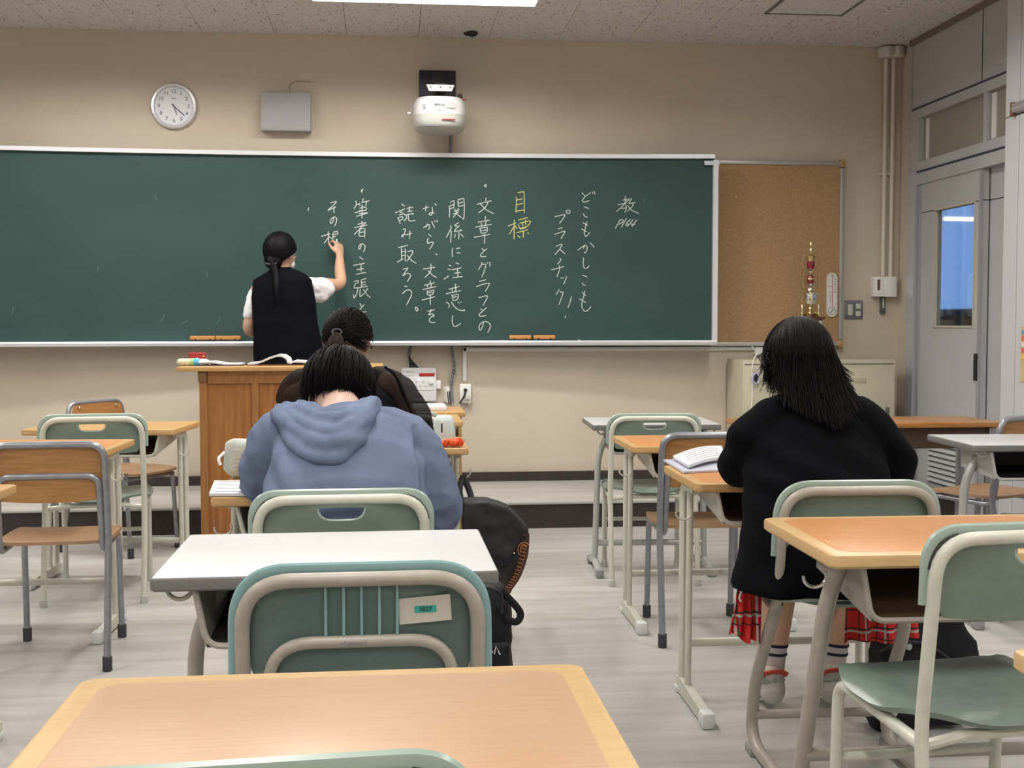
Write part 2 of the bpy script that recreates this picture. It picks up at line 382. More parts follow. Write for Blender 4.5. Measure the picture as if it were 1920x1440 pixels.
# corridor beyond the doors
CW = mat('corridor_wall', (.42, .44, .48), .8)
for nm, c_, d_, mm in (('floor_corridor', (4.6, 9.5, -.05), (2.2, 12, .1), FLOOR), ('ceiling_corridor', (4.6, 9.5, 2.85), (2.2, 12, .1), CW),
                    ('wall_corridor_low', (5.75, 9.5, .63), (.1, 12, 1.30), mat('corridor_sill', (.26, .19, .10), .6)), ('wall_corridor_top', (5.75, 9.5, 2.72), (.1, 12, .2), CW),
                    ('wall_corridor_end', (4.6, 15.55, .63), (2.4, .1, 1.30), MATS['corridor_sill']), ('wall_corridor_near', (4.6, 3.45, 1.4), (2.4, .1, 2.9), CW), ('wall_corridor_inner', (3.56, 11.7, 1.4), (.1, 7.6, 2.9), CW)):
    slab(nm, c_, d_, mm)
t = S(thing('window_1', (5.75, 9.5, 1.28))); fr = MB()
for k in range(9): fr.box((0, -6+k*1.5, .67), (.08, .07, 1.34))
fr.box((0, 0, .03), (.08, 12, .06)); fr.box((0, 0, 1.31), (.08, 12, .06)); fr.box((-1.15, 6.02, 1.31), (2.2, .08, .06)); fr.box((-1.15, 6.02, .03), (2.2, .08, .06)); fr.box((-.62, 6.02, .67), (.10, .10, 1.34)); fr.build('window_frame', mat('window_frame_dark', (.10, .12, .18), .4), t)
MB().box((-1.15, 6.05, .67), (2.1, .006, 1.26)).build('pane', mat('corridor_glass', (.80, .88, 1), .02, trans=1), t)
for k in range(8): MB().box((.02, -5.25+k*1.5, .67), (.006, 1.42, 1.26)).build('pane', mat('corridor_glass', (.80, .88, 1), .02, trans=1), t)
P = onY(1772, 410, 11.2); Q = onY(1825, 411, 11.2)
t = thing('lamp_reflection', (P[0], 11.2, P[2]), 0, 'added glowing bar standing in for a lamp reflected in the glass, seen through the door', 'reflection')  # added glowing bar in place of a lamp's reflection in the glass
MB().cyl((0, 0, 0), (Q[0]-P[0], 0, Q[2]-P[2]), .016, 10).build('tube', mat('reflection_glow', (1, 1, 1), .4, emit=3), t)
for k in (0.02, .98): MB().cyl(((Q[0]-P[0])*k, 0, .01), ((Q[0]-P[0])*k, 0, 2.80-P[2]), .004, 6).build('bar_hanger', ALU, t)  # added hangers for the reflection bar
# ---------------------------------------------------------------- chalkboard
BXC, BS, BY0 = -.30, .020, 7.845
BXL, BXR, BZB, BZT = -2.75, 2.105, 1.078, 2.268
def by(x): return BY0 - BS*(x-BXC)**2
m = bpy.data.materials.new('chalkboard_green'); m.use_nodes = True; nt = m.node_tree; b = nt.nodes['Principled BSDF']
tc = nt.nodes.new('ShaderNodeTexCoord')
def nz2(sc, st, det, p0, p1, c0, c1):
    mp = nt.nodes.new('ShaderNodeMapping'); mp.inputs['Scale'].default_value = st; nt.links.new(tc.outputs['Object'], mp.inputs[0])
    n = nt.nodes.new('ShaderNodeTexNoise'); n.inputs['Scale'].default_value = sc; n.inputs['Detail'].default_value = det; nt.links.new(mp.outputs[0], n.inputs['Vector'])
    r = nt.nodes.new('ShaderNodeValToRGB'); r.color_ramp.elements[0].position = p0; r.color_ramp.elements[1].position = p1
    r.color_ramp.elements[0].color = (*c0, 1); r.color_ramp.elements[1].color = (*c1, 1); nt.links.new(n.outputs[0], r.inputs[0]); return r
g1 = nz2(1.5, (1, 1, 1.6), 4, .3, .72, (.025, .062, .055), (.036, .078, .072))
b.inputs['Roughness'].default_value = .55; b.inputs['Specular IOR Level'].default_value = .3
nt.links.new(g1.outputs[0], b.inputs['Base Color'])
BGREEN = m
CHALK = mat('white_chalk', (.55, .59, .57), .95); CHALKY = mat('yellow_chalk', (.62, .60, .20), .95); SMEAR = mat('chalk_smear', (.10, .16, .14), .95)
bd = thing('chalkboard', (0, 0, 0), 0, 'long curved green chalkboard with white and yellow handwriting and aluminium frame', 'chalkboard')
NX = 40; xs = [BXL + (BXR-BXL)*i/NX for i in range(NX+1)]
MB().sheet([[(x, by(x), z) for x in xs] for z in (BZB, BZT)], .02).build('board_surface', BGREEN, bd)
def board_px(px, py):
    Y = 7.8
    for _ in range(6): P = onY(px, py, Y); Y = by(P[0]) - .0105
    return onY(px, py, Y)
fr = MB()
for z, h in ((BZT+.008, .026),):
    fr.sheet([[(x, by(x)-.022, z-h/2) for x in xs], [(x, by(x)-.022, z+h/2) for x in xs]], .03)
fr.build('top_frame', mat('white_frame', (.72, .73, .76), .35, metal=.2), bd)
MB().box((BXR+.006, by(BXR)-.012, (BZB+BZT)/2-.02), (.032, .05, BZT-BZB+.01)).build('side_frame', MATS['white_frame'], bd)
MB().box((BXL-.006, by(BXL)-.012, (BZB+BZT)/2), (.032, .05, BZT-BZB+.05)).build('side_frame', MATS['white_frame'], bd)
MB().rbox((BXR-.02, by(BXR)-.03, BZT-.035), (.10, .01, .028), .002).build('maker_plate', mat('pale_plate', (.62, .70, .78), .4), bd)
# tray
tr = MB(); prof = [(-.010, .012), (-.085, .012), (-.098, .018), (-.104, .008), (-.098, -.010), (-.010, -.016)]
v = []; f = []; npf = len(prof)
for i, x in enumerate(xs):
    for (dy, dz) in prof: v.append((x, by(x)+dy, BZB-.012+dz))
for i in range(NX):
    for k in range(npf): f.append((i*npf+k, i*npf+(k+1) % npf, (i+1)*npf+(k+1) % npf, (i+1)*npf+k))
f.append(tuple(range(npf))[::-1]); f.append(tuple(NX*npf+k for k in range(npf)))
tr.add(v, f).build('chalk_tray', mat('tray_aluminium', (.70, .71, .75), .3, metal=.35), bd)
bk = MB()
for x in (BXL+.3, -1.2, -.3, .8, BXR-.2): bk.box((x, (by(x)+Y_WALL)/2+.004, 1.7), (.05, max(.01, Y_WALL-by(x)-.02), 1.0))
bk.build('mounting_batten', PODL, bd)

ORG = {'A': (1020, 340, 9.6), 'B': (1020, 480, 9.6), 'C': (830, 330, 9.6), 'D': (830, 480, 9.6), 'E': (650, 340, 9.6), 'G': (650, 480, 9.6), 'H': (560, 350, 12)}
WR = [
 # each entry: region, strokes in the enlarged view of that part of the board
 ('A', '1465 270 1460 410;1420 340 1505 322;1325 420 1480 395;1540 310 1440 420 1300 550;1395 492 1490 475;1470 430 1482 480 1455 565;1580 300 1535 385;1520 400 1645 380;1610 390 1590 450 1500 540;1500 430 1580 520 1710 580'),
 ('A', '1375 690 1280 850;1350 700 1410 690 1420 730 1350 775;1485 665 1390 830;1560 680 1490 750 1475 790 1505 805 1530 775 1490 768;1605 690 1550 765 1650 772;1670 690 1580 818'),
 ('A', '680 205 740 262;840 205 740 275 690 345 720 375 820 345;865 185 880 220;905 180 912 235'),
 ('A', '720 465 770 470 805 500;705 580 735 630 785 650'),
 ('A', '770 720 740 850 725 930 750 995 800 950 825 910;700 745 790 790;675 855 770 910'),
 ('A', '605 1240 690 1180 750 1155 775 1180 770 1240 740 1290 720 1275;735 1140 710 1215;830 1105 905 1185'),
 ('A', '195 635 370 600 350 660 275 760;437 512 405 530 405 565 437 580 468 562 468 530 437 512'),
 ('A', '250 860 330 830;180 960 320 910 380 900 350 960 305 1035'),
 ('A', '210 1170 322 1135 290 1210 195 1320;290 1230 380 1305'),
 ('B', '712 30 705 130 720 205 745 225 780 210 815 170'),
 ('B', '285 40 305 60 285 100 240 150;130 250 360 190;270 165 280 240 230 380'),
 ('B', '305 385 315 410;340 380 352 405;405 365 400 400 350 515'),
 ('B', '275 600 215 700;280 650 340 650 320 740 265 885'),
 ('B', '495 725 470 820 430 935;386 1075 380 1120'),
 ('B', '690 350 740 360 780 385;680 480 715 520 755 525'),
 ('B', '735 625 715 720 685 830 680 910 710 975 750 995 800 965 845 905;680 655 755 715;635 770 755 840'),
 ('Y', '1350 300 1465 280;1465 280 1470 660;1320 380 1330 430 1315 660;1330 435 1440 410;1330 520 1440 490;1320 635 1460 610'),
 ('Y', '1175 900 1320 845;1290 790 1285 1140;1290 900 1200 1045;1300 890 1340 950;1365 795 1535 745;1360 870 1390 940 1480 920 1540 890 1585 820 1540 810 1380 855;1430 830 1445 900;1495 790 1490 880;1395 960 1500 925;1330 1025 1530 965;1455 1000 1450 1110;1350 1075 1395 1110;1530 1010 1545 1045'),
 ('C', '770 150 750 172 770 198 790 172 770 150'),
 ('C', '780 390 775 450;610 510 880 445;820 460 790 530 720 610 640 665;680 505 790 610 925 680'),
 ('C', '770 720 770 790;630 830 845 795;690 840 705 895;785 810 765 890;590 920 880 870;660 945 800 925 795 1010;672 950 700 1030 795 1010;700 985 790 970;560 1105 850 1050;755 1040 755 1220'),
 ('C', '705 1300 745 1345;800 1310 740 1350 690 1410 685 1440 700 1452 785 1445'),
 ('C', '130 480 205 445 200 570;120 545 205 510;110 545 125 580 120 750;125 590 200 570;275 435 280 550;275 430 380 400;380 400 390 560 380 770 355 755;285 490 360 470;290 545 370 530;215 595 235 640;285 580 270 610;200 640 300 610;185 690 290 645;250 620 240 680 185 750;245 670 335 750'),
 ('C', '140 890 150 940 65 1110;135 985 155 1010 140 1205;290 835 215 890 265 905;300 890 230 960 210 1000;210 1000 350 980;310 960 350 990;290 1010 295 1060 285 1145;225 1050 215 1110;320 1040 380 1100'),
 ('C', '180 1295 170 1360 175 1440 180 1458;245 1310 315 1290;250 1380 320 1390'),
 ('D', '695 110 705 145 640 250;700 155 775 150 755 250 705 385;800 110 815 135;850 105 850 185'),
 ('D', '655 460 785 425;605 555 720 510 840 490 820 550 765 640'),
 ('D', '645 750 800 715 790 770 725 895'),
 ('D', '685 945 710 985;790 930 710 1000 655 1055 680 1085 785 1070'),
 ('D', '735 1180 720 1260 680 1335 655 1310 665 1240 720 1190 780 1180 840 1210 860 1270 810 1380'),
 ('D', '115 165 155 180;90 240 150 240;20 420 110 355;235 120 295 145;165 250 335 210;265 225 275 380;210 310 320 295;180 390 360 370'),
 ('D', '230 500 232 570;110 600 300 550;170 600 180 650;245 570 225 640;60 680 335 620;155 690 180 740 190 800 265 780 280 690 180 710;190 745 260 730;60 830 100 850 120 890 110 940;155 825 210 910 290 970 390 985 385 955;280 820 295 850;325 820 335 840'),
 ('D', '185 1065 170 1160 185 1240 225 1270 280 1245 325 1210'),
 ('E', '300 132 265 165 272 205;290 140 275 190'),
 ('E', '165 350 175 420 130 495;165 420 240 400;225 410 245 440;295 305 290 370;265 385 410 345;360 360 345 440;230 485 340 460 345 520 220 530;145 562 250 545;220 582 380 565;175 630 380 570;280 420 275 665'),
 ('E', '275 710 272 820;200 775 330 740;140 835 370 785;345 740 250 840 135 960;240 870 225 980 320 985;240 860 325 855 320 1015;240 920 315 910'),
 ('E', '265 1130 250 1200 225 1225 215 1190 240 1140 290 1125 330 1160 325 1220 300 1270'),
 ('G', '230 15 300 65;120 170 325 130;260 150 260 280;175 250 310 225;165 330 350 295'),
 ('G', '125 465 205 440 205 480 150 505 140 580 200 570 190 650 150 740 130 755 120 690;265 430 265 570;265 425 355 405;270 480 345 465;275 525 345 515;200 575 380 545;245 590 240 730 320 670;385 580 330 650;300 600 360 690 430 750'),
 ('G', '235 850 270 910;315 875 270 920 235 980 245 1015 355 1000'),
 ('E', '985 405 1045 450;870 570 1050 495;960 562 1012 550;945 605 1040 580;915 650 945 700 965 765;920 660 1000 635 1010 680 950 705;1130 450 1130 540;1080 490 1190 465;1090 550 1180 530;1040 580 1060 610 1195 575 1180 600;1075 620 1075 660 1030 720;1110 610 1115 690 1150 715 1240 705'),
 ('E', '1010 865 1060 860 1040 930 1005 1000 990 990 1020 960 1080 960 1175 930;1135 890 1140 960 1125 1035'),
 ('E', '925 1195 1100 1150;985 1200 990 1400;1055 1210 1055 1440;990 1270 1045 1260;990 1340 1045 1330;905 1459 1020 1390;1090 1265 1190 1250 1170 1320 1080 1440;1090 1330 1160 1420 1255 1477'),
 ('G', '1015 240 1100 215 1060 280 1010 355 1080 315 1130 320 1150 360 1090 465'),
 ('G', '1035 540 1090 550;1000 680 1060 625 1120 610 1165 640 1160 720 1075 885'),
 ('G', '1235 920 1240 960 1265 990 1285 965 1265 930 1235 920'),
 ('E', '1370 495 1480 460;1430 430 1420 540;1580 400 1620 430;1540 460 1545 560 1520 610 1480 590 1510 565 1580 570'),
 ('E', '1380 835 1450 790 1490 780 1490 830 1470 870;1455 760 1425 830;1530 720 1585 835;1580 705 1590 730;1630 695 1630 740'),
 ('E', '1470 950 1525 995;1465 1015 1455 1120 1530 1090 1560 1110 1490 1230'),
 ('E', '1600 1300 1635 1325'),
 ('G', '1515 140 1515 200;1380 235 1590 200;1525 210 1500 290 1400 395;1465 260 1540 340 1625 390'),
 ('G', '1505 440 1505 495;1395 530 1580 480;1445 520 1465 565;1530 505 1510 560;1370 605 1615 550;1445 620 1460 700 1545 690 1565 615 1460 640;1465 665 1545 655;1350 795 1590 730;1505 700 1505 880'),
 ('G', '1450 1000 1585 965;1505 955 1520 990 1475 1060 1550 1040 1570 1110;1580 1055 1500 1120 1490 1170 1530 1200 1600 1195'),
 ('H', '710 370 850 335 780 420 655 535 835 450;835 450 790 500 800 595'),
 ('H', '790 690 780 770 730 830 710 790 740 720 800 680 850 710 850 790 805 890'),
 ('H', '505 1120 710 1060;665 1010 675 1310;675 1130 575 1270;690 1120 740 1170;775 1040 765 1300;775 1030 870 1005 870 1090;775 1085 850 1060;775 1140 840 1110'),
 ('H', '230 470 205 545'),
]
ORG['Y'] = ORG['C']
def catmull(P, n=4):
    if len(P) < 3: return P
    P = [np.array(p) for p in P]; out = []
    Q = [2*P[0]-P[1]] + P + [2*P[-1]-P[-2]]
    for i in range(1, len(Q)-2):
        for k in range(n):
            t = k/n; a, b_, c_, d_ = Q[i-1:i+3]
            out.append(b_ + (c_-b_)*(3*t*t-2*t**3) + (c_-a)*.38*t*(1-t)**2 - (d_-b_)*.38*t*t*(1-t))
    out.append(P[-1]); return out
def stroke(mb, pts, w0):
    P = [board_px(*p) for p in catmull([np.array(p, float) for p in pts])]
    L = len(P); v = []
    for i in range(L):
        t = P[min(i+1, L-1)] - P[max(i-1, 0)]; t = t/max(np.linalg.norm(t), 1e-9); n = np.array([-t[2], 0, t[0]])
        n = n/max(np.linalg.norm(n), 1e-9); w_ = w0*(.72 if i == L-1 and L > 2 else 1)
        v += [P[i]+n*w_, P[i]-n*w_]
    v2 = [q - np.array([0, .0008, 0]) for q in v]; k = len(v); f = []
    for i in range(L-1):
        a = 2*i; f += [(k+a, k+a+1, k+a+3, k+a+2), (a, a+2, k+a+2, k+a), (a+1, k+a+1, k+a+3, a+3)]
    f += [(0, k, k+1, 1), (k-2, k-1, 2*k-1, 2*k-2)]
    mb.add(v+v2, f)
for reg, s in WR:
    ox, oy, sc = ORG[reg]; mb = MB()
    for st in s.split(';'):
        q = [float(k) for k in st.split()]; stroke(mb, [(ox+q[i]/sc, oy+q[i+1]/sc) for i in range(0, len(q), 2)], .0027)
    mb.build('chalk_character', CHALKY if reg == 'Y' else CHALK, bd)
for px, py, dx, dy in ((300, 603, 9, -16), (340, 606, 12, -6), (407, 607, 6, -14), (388, 520, 0, -10), (22, 590, 3, -14), (1207, 372, 1, 8), (290, 365, 3, 10), (184, 512, 0, -12)):
    mb = MB(); stroke(mb, [(px, py), (px+dx*.6, py+dy*.4), (px+dx, py+dy)], .0025); mb.build('chalk_smear', SMEAR, bd)

# cork pin board
cb = thing('cork_board', (0, 0, 0), 0, 'brown cork pinboard in aluminium frame right of the chalkboard', 'pinboard')
x0, x1, z0, z1 = BXR+.02, 3.02, 1.055, 2.262; yb = Y_WALL-.03
CORK = mat('cork', (.43, .275, .145), .9, col2=(.35, .215, .105), vscale=110, bump=.4, bscale=160, detail=2)
MB().box(((x0+x1)/2, yb, (z0+z1)/2), (x1-x0, .02, z1-z0)).build('cork_panel', CORK, cb)
f1 = MB()
for z in (z0, z1): f1.rbox(((x0+x1)/2, yb-.008, z), (x1-x0, .03, .026), .004)
f1.rbox((x1, yb-.008, (z0+z1)/2), (.026, .03, z1-z0-.06), .004); f1.build('frame', mat('dull_alu', (.45, .45, .43), .4, metal=.4), cb)
for z in (z0, z1): MB().rbox((x1, yb-.010, z), (.034, .034, .05), .004).build('corner_bracket', mat('brass_corner', (.42, .27, .10), .5), cb)
pp = onY(1380, 369, yb-.012); MB().ell(pp, (.005, .006, .005)).build('push_pin', WHITE, cb)

# ---- things fixed to the front wall
YW = Y_WALL
def wall_thing(name, px, py, label, cat, Y=YW): P = onY(px, py, Y); return thing(name, (P[0], Y, P[2]), 0, label, cat)
RXW = RX(pi/2)                                   # lathe axis z -> -y (towards the room)
t = wall_thing('wall_clock', 327, 200, 'round white wall clock with silver rim and black numerals', 'clock')
MB().lathe([(.143, 0), (.146, .018), (.138, .034), (.124, .036), (.118, .024), (.118, .0)], 48, R=RXW).build('rim', mat('clock_silver', (.68, .68, .71), .28, metal=.5), t)
MB().lathe([(.119, .010), (.119, .020), (.0, .0201)], 40, R=RXW, cap=False).build('dial', mat('dial_white', (.76, .77, .80), .5), t)
for k in range(1, 13):
    a = pi/2 - k*pi/6; text_mesh('numeral', str(k), .034, GINK, Matrix.Translation((.092*cos(a), -.0215, .092*sin(a))) @ Matrix.Rotation(pi/2, 4, 'X'), t, .0006)
MB().box((0, -.0208, .047), (.03, .001, .005)).build('dial_mark', GINK, t)
for nm, ang, L, w_ in (('hour_hand', pi/2-(5+22/60)*pi/6, .058, .0035), ('minute_hand', pi/2-22*pi/30, .088, .0025)):
    d_ = Vector((cos(ang), 0, sin(ang))); MB().tube([d_*-.015+Vector((0, -.024, 0)), d_*L+Vector((0, -.024, 0))], w_, 6, rb=w_*.5).build(nm, INK, t)
t = wall_thing('wall_speaker', 538, 214, 'grey square loudspeaker box on the wall between clock and projector', 'speaker')
SPK = mat('speaker_grey', (.40, .40, .41), .75, bump=.5, bscale=420)
b_ = MB(); b_.prism([(-.155, 0, .125), (-.155, -.055, .125), (-.155, -.105, -.085), (-.155, -.09, -.118), (-.155, 0, -.118)], (.31, 0, 0)); b_.build('cabinet', SPK, t)
MB().rbox((0, -.002, .0), (.27, .006, .2), .002).build('wall_bracket', SPK, t)
MB().tube(fil([(.02, -.012, .12), (.02, -.012, .19), (.06, -.008, .21), (.17, -.006, .205)], .05), .0022, 6).build('speaker_wire', mat('wire_grey', (.30, .26, .22), .6), t)
t = wall_thing('thermometer', 1559, 553, 'white plastic thermometer and hygrometer with round dial on the cork board', 'thermometer', YW-.042)
h_ = .148; pl = [( .036*cos(a)*1, 0, (h_-.036)+.036*sin(a)) for a in np.linspace(0, pi, 12)] + [(.036*cos(a), 0, -(h_-.036)+.036*sin(a)) for a in np.linspace(pi, 2*pi, 12)]
MB().prism(pl, (0, -.012, 0)).build('plate', mat('thermo_white', (.72, .71, .66), .45), t)
MB().tube([(.025*cos(a), -.0128, -.108+.025*sin(a)) for a in np.linspace(0, 2*pi, 25)[:-1]], .0012, 6, closed=True).build('dial_ring', INK, t)
MB().box((0, -.0125, -.108), (.004, .002, .034), RY(.6)).build('needle', INK, t)
MB().box((.002, -.0128, .02), (.003, .002, .19)).build('fluid_tube', mat('red_fluid', (.5, .05, .04), .4), t)
MB().box((-.012, -.0128, .055), (.018, .002, .004)).build('scale_mark', mat('red_mark', (.6, .10, .06), .5), t)
for k in range(6): MB().box((.02, -.0128, .105-k*.017), (.007, .001, .009)).build('printed_character', GINK, t)
for k in range(5): MB().box((-.012, -.0128, .015-k*.015), (.006, .001, .008)).build('printed_character', GINK, t)
text_mesh('printed_mark', '田', .02, GINK, Matrix.Translation((.002, -.0128, .125)) @ Matrix.Rotation(pi/2, 4, 'X'), t, .0005)
t = wall_thing('light_switch', 1600, 581, 'grey metal light switch plate with two columns of switches', 'switch')
MB().rbox((0, -.004, 0), (.128, .008, .128), .004).build('plate', mat('switch_plate', (.20, .20, .23), .35, metal=.5), t)
MB().rbox((-.027, -.011, 0), (.034, .01, .075), .002).build('rocker', OFFW, t)
for z in (.024, -.026): MB().rbox((.03, -.011, z), (.034, .01, .036), .002).build('rocker', OFFW, t)
t = wall_thing('intercom_box', 1653, 538, 'white plastic wall box under the two vertical conduits', 'wall box')
MB().rbox((0, -.035, 0), (.16, .07, .135), .006).build('casing', WHITE, t)
MB().rbox((.035, -.04, 0), (.07, .075, .137), .005).build('side_cover', WHITE, t)
MB().rbox((-.05, -.071, .012), (.018, .006, .072), .002).build('indicator_window', mat('brown_window', (.13, .07, .05), .4), t)
MB().rbox((.003, -.012, -.125), (.033, .024, .115), .003).build('key_plate', mat('dark_grey', (.09, .10, .10), .5), t)
MB().rbox((.003, -.026, -.11), (.012, .006, .07), .002).build('key_tag', OFFW, t)
cps = []
for px, px2, lab in ((1660, 1655, 'left one'), (1675, 1669, 'right one')):
    P = onY(px, 105, YW-.03); Q = onY(px2, 518, YW-.03)
    t = thing('wall_conduit', (Q[0], YW, 0), 0, 'cream vertical conduit pipe in the corner, %s of the pair' % lab, 'conduit', 'corner conduits')
    MB().cyl((0, -.035, Q[2]), (0, -.035, P[2]-.02), .0140, 14).build('pipe', mat('pipe_cream', (.66, .62, .53), .45), t)
    e = MB(); e.rbox((-.01 if 'left' in lab else .006, -.06, P[2]+.02), (.075, .10, .075), .018, 3, RZ(.5)); e.build('elbow_box', OFFW, t)
    MB().rbox((0, -.018, 2.2), (.05, .036, .02), .003).build('pipe_clamp', OFFW, t)

# ---- projector on its arm
P = onY(820, 168, YW)
t = thing('projector', (P[0], YW, P[2]), 0, 'white short-throw projector on a black wall plate above the chalkboard', 'projector')
MB().rbox((0, -.02, .0), (.235, .04, .23), .003).build('wall_plate', mat('plate_navy', (.012, .013, .03), .4), t)
MB().prism([(-.035, -.04, .085), (.03, -.04, .085), (.05, -.06, -.10), (-.05, -.06, -.10)], (0, -.06, 0)).build('tilt_arm', DARK, t)
MB().box((.0, -.25, -.075), (.07, .46, .04)).build('support_arm', DARK, t)
MB().prism([(-.085, -.47, -.063), (.085, -.47, -.063), (.07, -.47, -.10), (-.07, -.47, -.10)], (0, -.012, 0)).build('front_bracket', WHITE, t)
for x in (-.06, 0, .06): MB().cyl((x, -.482, -.078), (x, -.487, -.078), .006, 8).build('bolt', GINK, t)
# body: rounded loft along x
bodyz = -.20
def superell(cx, cy, cz, a, b_, h, n=36, e=3.0):
    out = []
    for k in range(n):
        th = 2*pi*k/n; c_, s_ = cos(th), sin(th)
        out.append((cx+a*np.sign(c_)*abs(c_)**(2/e), cy+b_*np.sign(s_)*abs(s_)**(2/e), cz+h))
    return out
rings = [superell(0, -.27, bodyz, .155*s_, .19*s2, h) for s_, s2, h in ((.72, .72, .085), (.94, .93, .075), (1.04, 1.0, .045), (1.06, 1.03, .0), (1.06, 1.03, -.03))]
def loft_rings(mb, R_, cap=True):
    n = len(R_[0]); v = [p for q in R_ for p in q]; f = [(i*n+k, i*n+(k+1) % n, (i+1)*n+(k+1) % n, (i+1)*n+k) for i in range(len(R_)-1) for k in range(n)]
    if cap: f += [tuple(range(n))[::-1], tuple((len(R_)-1)*n+k for k in range(n))]
    return mb.add(v, f)
loft_rings(MB(), rings).build('upper_case', mat('projector_white', (.78, .78, .78), .35), t, angle=50)
rings = [superell(0, -.27, bodyz, .16*s_, .195*s2, h) for s_, s2, h in ((1.03, 1.0, -.028), (1.03, 1.0, -.06), (.98, .96, -.095), (.86, .88, -.11))]
loft_rings(MB(), rings).build('lower_case', mat('projector_grey', (.55, .56, .52), .4), t, angle=50)
MB().box((.05, -.467, bodyz-.07), (.082, .006, .007)).build('status_strip', mat('dark_red_strip', (.30, .01, .015), .4), t)
MB().box((.062, -.468, bodyz+.018), (.05, .004, .033)).build('sensor_window', mat('sensor_grey', (.55, .55, .56), .5), t)
MB().box((-.005, -.468, bodyz-.006), (.028, .005, .014)).build('front_tab', mat('tab_grey', (.6, .6, .63), .5), t)
text_mesh('maker_name', 'EPSON', .021, GINK, Matrix.Translation((-.004, -.4665, bodyz+.018)) @ Matrix.Rotation(pi/2, 4, 'X'), t, .0006)
for z in (.018, .003): MB().box((-.10, -.466, bodyz+z), (.016, .004, .006)).build('printed_mark', GINK, t)
MB().box((-.05, -.45, bodyz-.103), (.09, .02, .012)).build('front_vent', GINK, t)
MB().tube(fil([(-.12, -.3, -.11), (-.165, -.32, -.15), (-.185, -.34, -.2)], .03), .0035, 6).build('side_wire', mat('wire_mid', (.3, .3, .32), .4), t)
MB().rbox((-.19, -.34, -.215), (.024, .02, .018), .003).build('wire_plug', SILV, t)
MB().lathe([(.0, .026), (.013, .02), (.017, .0), (.012, -.01)], 14, (.13, -.3, -.105)).build('cable_knob', mat('dark_brown_knob', (.05, .02, .015), .5), t)
MB().tube([(.13, -.31, -.12), (.165, -.33, -.122)], .004, 6).build('red_lead', mat('red_lead', (.5, .04, .03), .5), t)
P2 = onY(843, 285, YW)
MB().tube([(P2[0]-P[0]+.006, -.06, -.27), (P2[0]-P[0]+.004, -.03, P2[2]-P[2]+.03), (P2[0]-P[0], -.03, BZT+.03-P[2])], .011, 8).build('cable_sleeve', mat('cable_grey', (.15, .16, .20), .5), t)

# ---- control panel, sockets and cables under the board
t = wall_thing('control_panel', 785, 721, 'white projector control panel with red strip on the wall below the board', 'control panel')
MB().rbox((0, -.02, 0), (.232, .04, .222), .010, 3).build('casing', mat('panel_white', (.74, .74, .75), .4), t)
MB().rbox((.053, -.041, .066), (.10, .004, .021), .001).build('red_strip', mat('red_strip', (.42, .025, .02), .4), t)
MB().ell((.0, -.041, .036), (.005, .003, .005)).build('status_light', mat('blue_light', (.25, .6, 1), .4, emit=4), t)
for x, z in ((-.015, .022), (.028, .022), (-.02, -.006), (.01, -.006), (.045, -.006), (-.05, -.006), (-.05, .022)): MB().rbox((x, -.041, z), (.016, .004, .012), .002).build('button', mat('button_grey', (.60, .61, .63), .5), t)
MB().lathe([(.016, 0), (.015, .012), (.004, .014)], 18, (.078, -.04, .02), RXW).build('volume_knob', WHITE, t)
MB().box((0, -.041, -.036), (.2, .002, .002)).build('seam_line', GINK, t)
for z in (.085, .06): MB().box((-.06, -.041, z), (.055, .001, .003)).build('printed_line', mat('pale_ink', (.4, .4, .42), .6), t)
text_mesh('maker_name', 'EPSON', .016, GINK, Matrix.Translation((0, -.0415, -.075)) @ Matrix.Rotation(pi/2, 4, 'X'), t, .0004)
MB().rbox((.13, -.018, .0), (.03, .034, .056), .004).build('side_module', WHITE, t)
for x in (.03, .05): MB().cyl((x, -.015, -.11), (x, -.015, -.135), .008, 8).build('cable_gland', DARK, t)
P = onY(768, 650, YW); Q = onY(778, 690, YW); O_ = Vector((P[0], YW, P[2]))
t = thing('panel_cable', (P[0], YW, P[2]), 0, 'thick black cable running from board tray into the control panel', 'cable')
MB().tube(fil([(.02, -.03, .02), (0, -.03, -.02), (-.005, -.03, -.06)], .03), .011, 8).build('sleeve', mat('cable_grey', (.15, .16, .20), .5), t)
for dx in (.0, .025, .05): MB().tube(fil([(-.005, -.03, -.05), (.0, -.03, -.08), (dx+.005, -.02, -.14)], .04), .007, 6).build('cable_core', DARK, t)
P = onY(848, 650, YW); Zs = onY(848, 722, YW)[2]
t = thing('socket_cable', (P[0], YW, P[2]), 0, 'grey spiral-wrapped cable hanging from tray to the wall socket', 'cable')
pth = fil([(-.005, -.035, .02), (0, -.035, -.06), (.014, -.035, -.14), (-.006, -.035, -.20), (-.012, -.035, -.27), (-.004, -.03, -.36)], .06, 4)
MB().tube(pth, .0095, 8).build('sleeve', mat('cable_mid', (.17, .18, .20), .5), t)
for k in range(2, len(pth)-4): 
    if k % 2: MB().tube([Vector(pth[k])+Vector((-.009, -.004, .004)), Vector(pth[k])+Vector((.009, -.009, -.004))], .003, 5).build('wrap_turn', DARK, t)
t = wall_thing('cable_outlet', 841, 739, 'white cable outlet plate with two dark cables beside the control panel', 'outlet')
MB().rbox((0, -.006, 0), (.064, .012, .10), .003).build('plate', OFFW, t)
MB().rbox((.004, -.014, -.004), (.04, .016, .106), .003).build('inner_plate', WHITE, t)
for dx in (-.004, .008): MB().tube([(dx-.004, -.026, .02), (dx, -.026, -.03), (dx+.006, -.03, -.065)], .0035, 6).build('cable', DARK, t)
t = wall_thing('power_outlet', 872, 737, 'white power outlet box with black plug below the trunking', 'outlet')
MB().rbox((0, -.02, 0), (.075, .04, .125), .004).build('box', WHITE, t)
MB().ell((0, -.044, .022), (.012, .012, .012)).build('plug', DARK, t)
